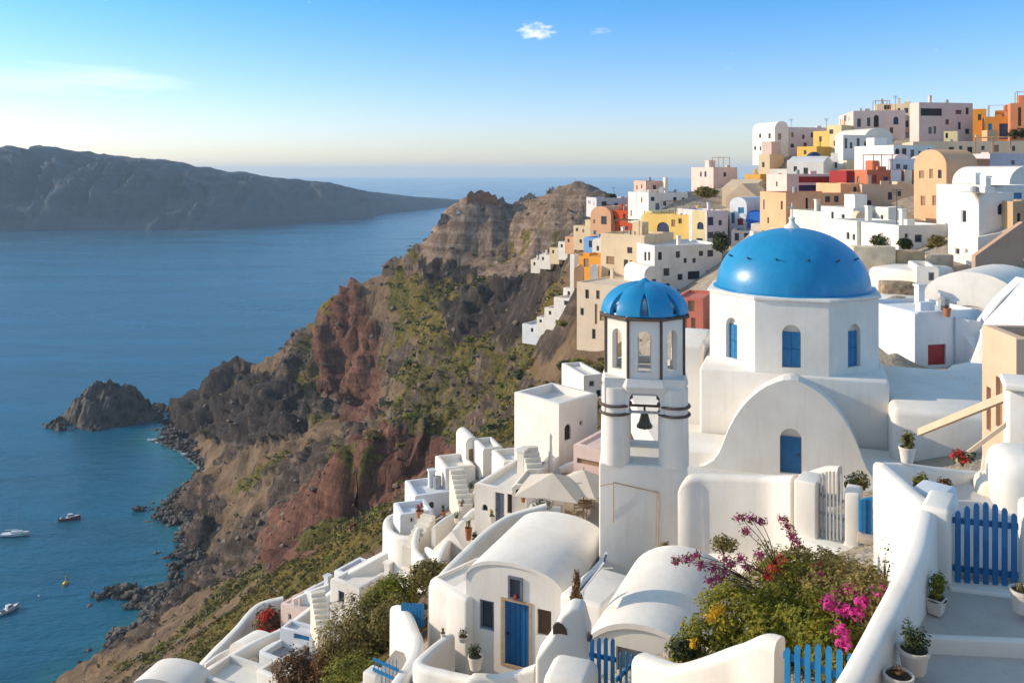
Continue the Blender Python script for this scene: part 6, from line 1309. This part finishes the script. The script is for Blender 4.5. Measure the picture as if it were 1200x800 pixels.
# a few thin clouds high in the sky, placed by direction
tc = nt.nodes.new('ShaderNodeTexCoord')
def cloud(px, py, sx, sy, sc, lo_, hi_, seed):
    d = Vector(((px - 600) / F, 1, (HOR - py) / F)).normalized(); r = Vector((0, 0, 1)).cross(d).normalized() * -1; u = d.cross(r) * -1
    def dot(v):
        n = nt.nodes.new('ShaderNodeVectorMath'); n.operation = 'DOT_PRODUCT'; nt.links.new(tc.outputs['Generated'], n.inputs[0]); n.inputs[1].default_value = v; return n.outputs['Value']
    a = mathn(nt, 'DIVIDE', dot(r), sx); b = mathn(nt, 'DIVIDE', dot(u), sy); f = mathn(nt, 'GREATER_THAN', dot(d), .5)
    e = mathn(nt, 'ADD', mathn(nt, 'MULTIPLY', a, a), mathn(nt, 'MULTIPLY', b, b)); fall = mathn(nt, 'MAXIMUM', mathn(nt, 'SUBTRACT', 1.0, e), 0.0)
    cb = nt.nodes.new('ShaderNodeCombineXYZ'); nt.links.new(a, cb.inputs[0]); nt.links.new(b, cb.inputs[1]); cb.inputs[2].default_value = seed
    n = N(nt, 'ShaderNodeTexNoise', Scale=sc, Detail=7, Roughness=.62); nt.links.new(cb.outputs[0], n.inputs['Vector'])
    v = mathn(nt, 'SUBTRACT', mathn(nt, 'ADD', mathn(nt, 'MULTIPLY', n.outputs['Fac'], 1.5), mathn(nt, 'MULTIPLY', mathn(nt, 'MULTIPLY', fall, f), .6)), 1.02)
    return ramp(nt, v, [(lo_, (0, 0, 0)), (hi_, (1, 1, 1))]).outputs[0]
c1 = cloud(628, 37, .030, .013, 1.7, .0, .42, 3.0); c2 = cloud(95, 95, .17, .022, 1.2, .0, .6, 8.0); c3 = cloud(705, 37, .02, .007, 1.6, .05, .5, 5.0)
base = sky.outputs[0]
hs = nt.nodes.new('ShaderNodeHueSaturation'); hs.inputs['Saturation'].default_value = 1.1; nt.links.new(base, hs.inputs['Color']); base = hs.outputs[0]
sx_ = nt.nodes.new('ShaderNodeSeparateXYZ'); nt.links.new(tc.outputs['Generated'], sx_.inputs[0])
tr_ = ramp(nt, sx_.outputs['Z'], [(0, (.80, .79, .95)), (.05, (.78, .79, 1.0)), (.12, (.60, .74, 1.0)), (.20, (.34, .69, .98)), (.28, (.42, .78, 1.02)), (.42, (1.5, 1.28, 1.02)), (1, (1.95, 1.52, 1.12))])  # upper stops, above the view, brightened and warmed as added fill light
tn = nt.nodes.new('ShaderNodeMix'); tn.data_type = 'RGBA'; tn.blend_type = 'MULTIPLY'; tn.inputs[0].default_value = 1; nt.links.new(base, tn.inputs[6]); nt.links.new(tr_.outputs[0], tn.inputs[7]); base = tn.outputs[2]
for cc, k in ((c1, .55), (c2, .30), (c3, .15)):
    base = mix(nt, mathn(nt, 'MULTIPLY', cc, k), base, (7.6, 6.9, 6.3))
nt.links.new(base, bg.inputs['Color'])
# the air over the bay
g = Geo().box((1000, 7000, 85.5), (62000, 7150, 91.5)); hz = g.build('haze', None)
m = bpy.data.materials.new('haze_air'); m.use_nodes = True; nt = m.node_tree; nt.nodes.remove(nt.nodes['Principled BSDF'])
pv = nt.nodes.new('ShaderNodeVolumePrincipled'); pv.inputs['Color'].default_value = (.66, .82, .97, 1); pv.inputs['Density'].default_value = 1.0e-4; pv.inputs['Anisotropy'].default_value = .05
nt.links.new(pv.outputs[0], nt.nodes['Material Output'].inputs['Volume']); hz.data.materials.append(m); tag(hz, 'thin blue haze over the bay', kind='stuff')
cam = bpy.data.cameras.new('camera'); co = bpy.data.objects.new('camera', cam); COL.objects.link(co); co.location = (0, 0, CAMH); co.rotation_euler = (R(90), 0, 0)
cam.sensor_width = 36; cam.lens = 36 * F / 1200; cam.shift_y = -(400 - HOR) / 1200; cam.clip_start = .5; cam.clip_end = 60000; SC.camera = co
SC.render.engine = 'CYCLES'; SC.cycles.use_denoising = True; SC.cycles.max_bounces = 6; SC.cycles.diffuse_bounces = 3; SC.cycles.glossy_bounces = 2; SC.cycles.transmission_bounces = 2; SC.cycles.volume_bounces = 1; SC.cycles.transparent_max_bounces = 4
vs_ = SC.view_settings; vs_.view_transform = 'Standard'; vs_.look = 'None'; vs_.gamma = 1; vs_.use_curve_mapping = False; vs_.exposure = .62

# ------------------------------------------------------------------ leave out the annexes and slope shrubs that stand wholly behind other things
bpy.context.view_layer.update(); dg = bpy.context.evaluated_depsgraph_get(); hz.hide_viewport = True; bpy.context.view_layer.update(); dg = bpy.context.evaluated_depsgraph_get()
def seen(root):
    objs = [root] + list(root.children_recursive); names = {o.name for o in objs}; e = Vector((0, 0, CAMH))
    for o in objs:
        if o.type != 'MESH': continue
        vs = o.data.vertices; step = max(1, len(vs) // 60); mw = o.matrix_world
        for i in range(0, len(vs), step):
            p = mw @ vs[i].co; d = (p - e).normalized(); h = SC.ray_cast(dg, e, d)
            if h[0] and (h[4].name in names or (h[1] - p).length < .15): return True
    return False
for o in [o for o in SC.objects if o.parent is None and o.get('group') in ('small annexes of the town houses', 'rounded shrubs on the green slope', 'rounded shrubs on the dry slope above the cove')]:
    if not seen(o):
        for c_ in list(o.children_recursive) + [o]: bpy.data.objects.remove(c_)
hz.hide_viewport = False
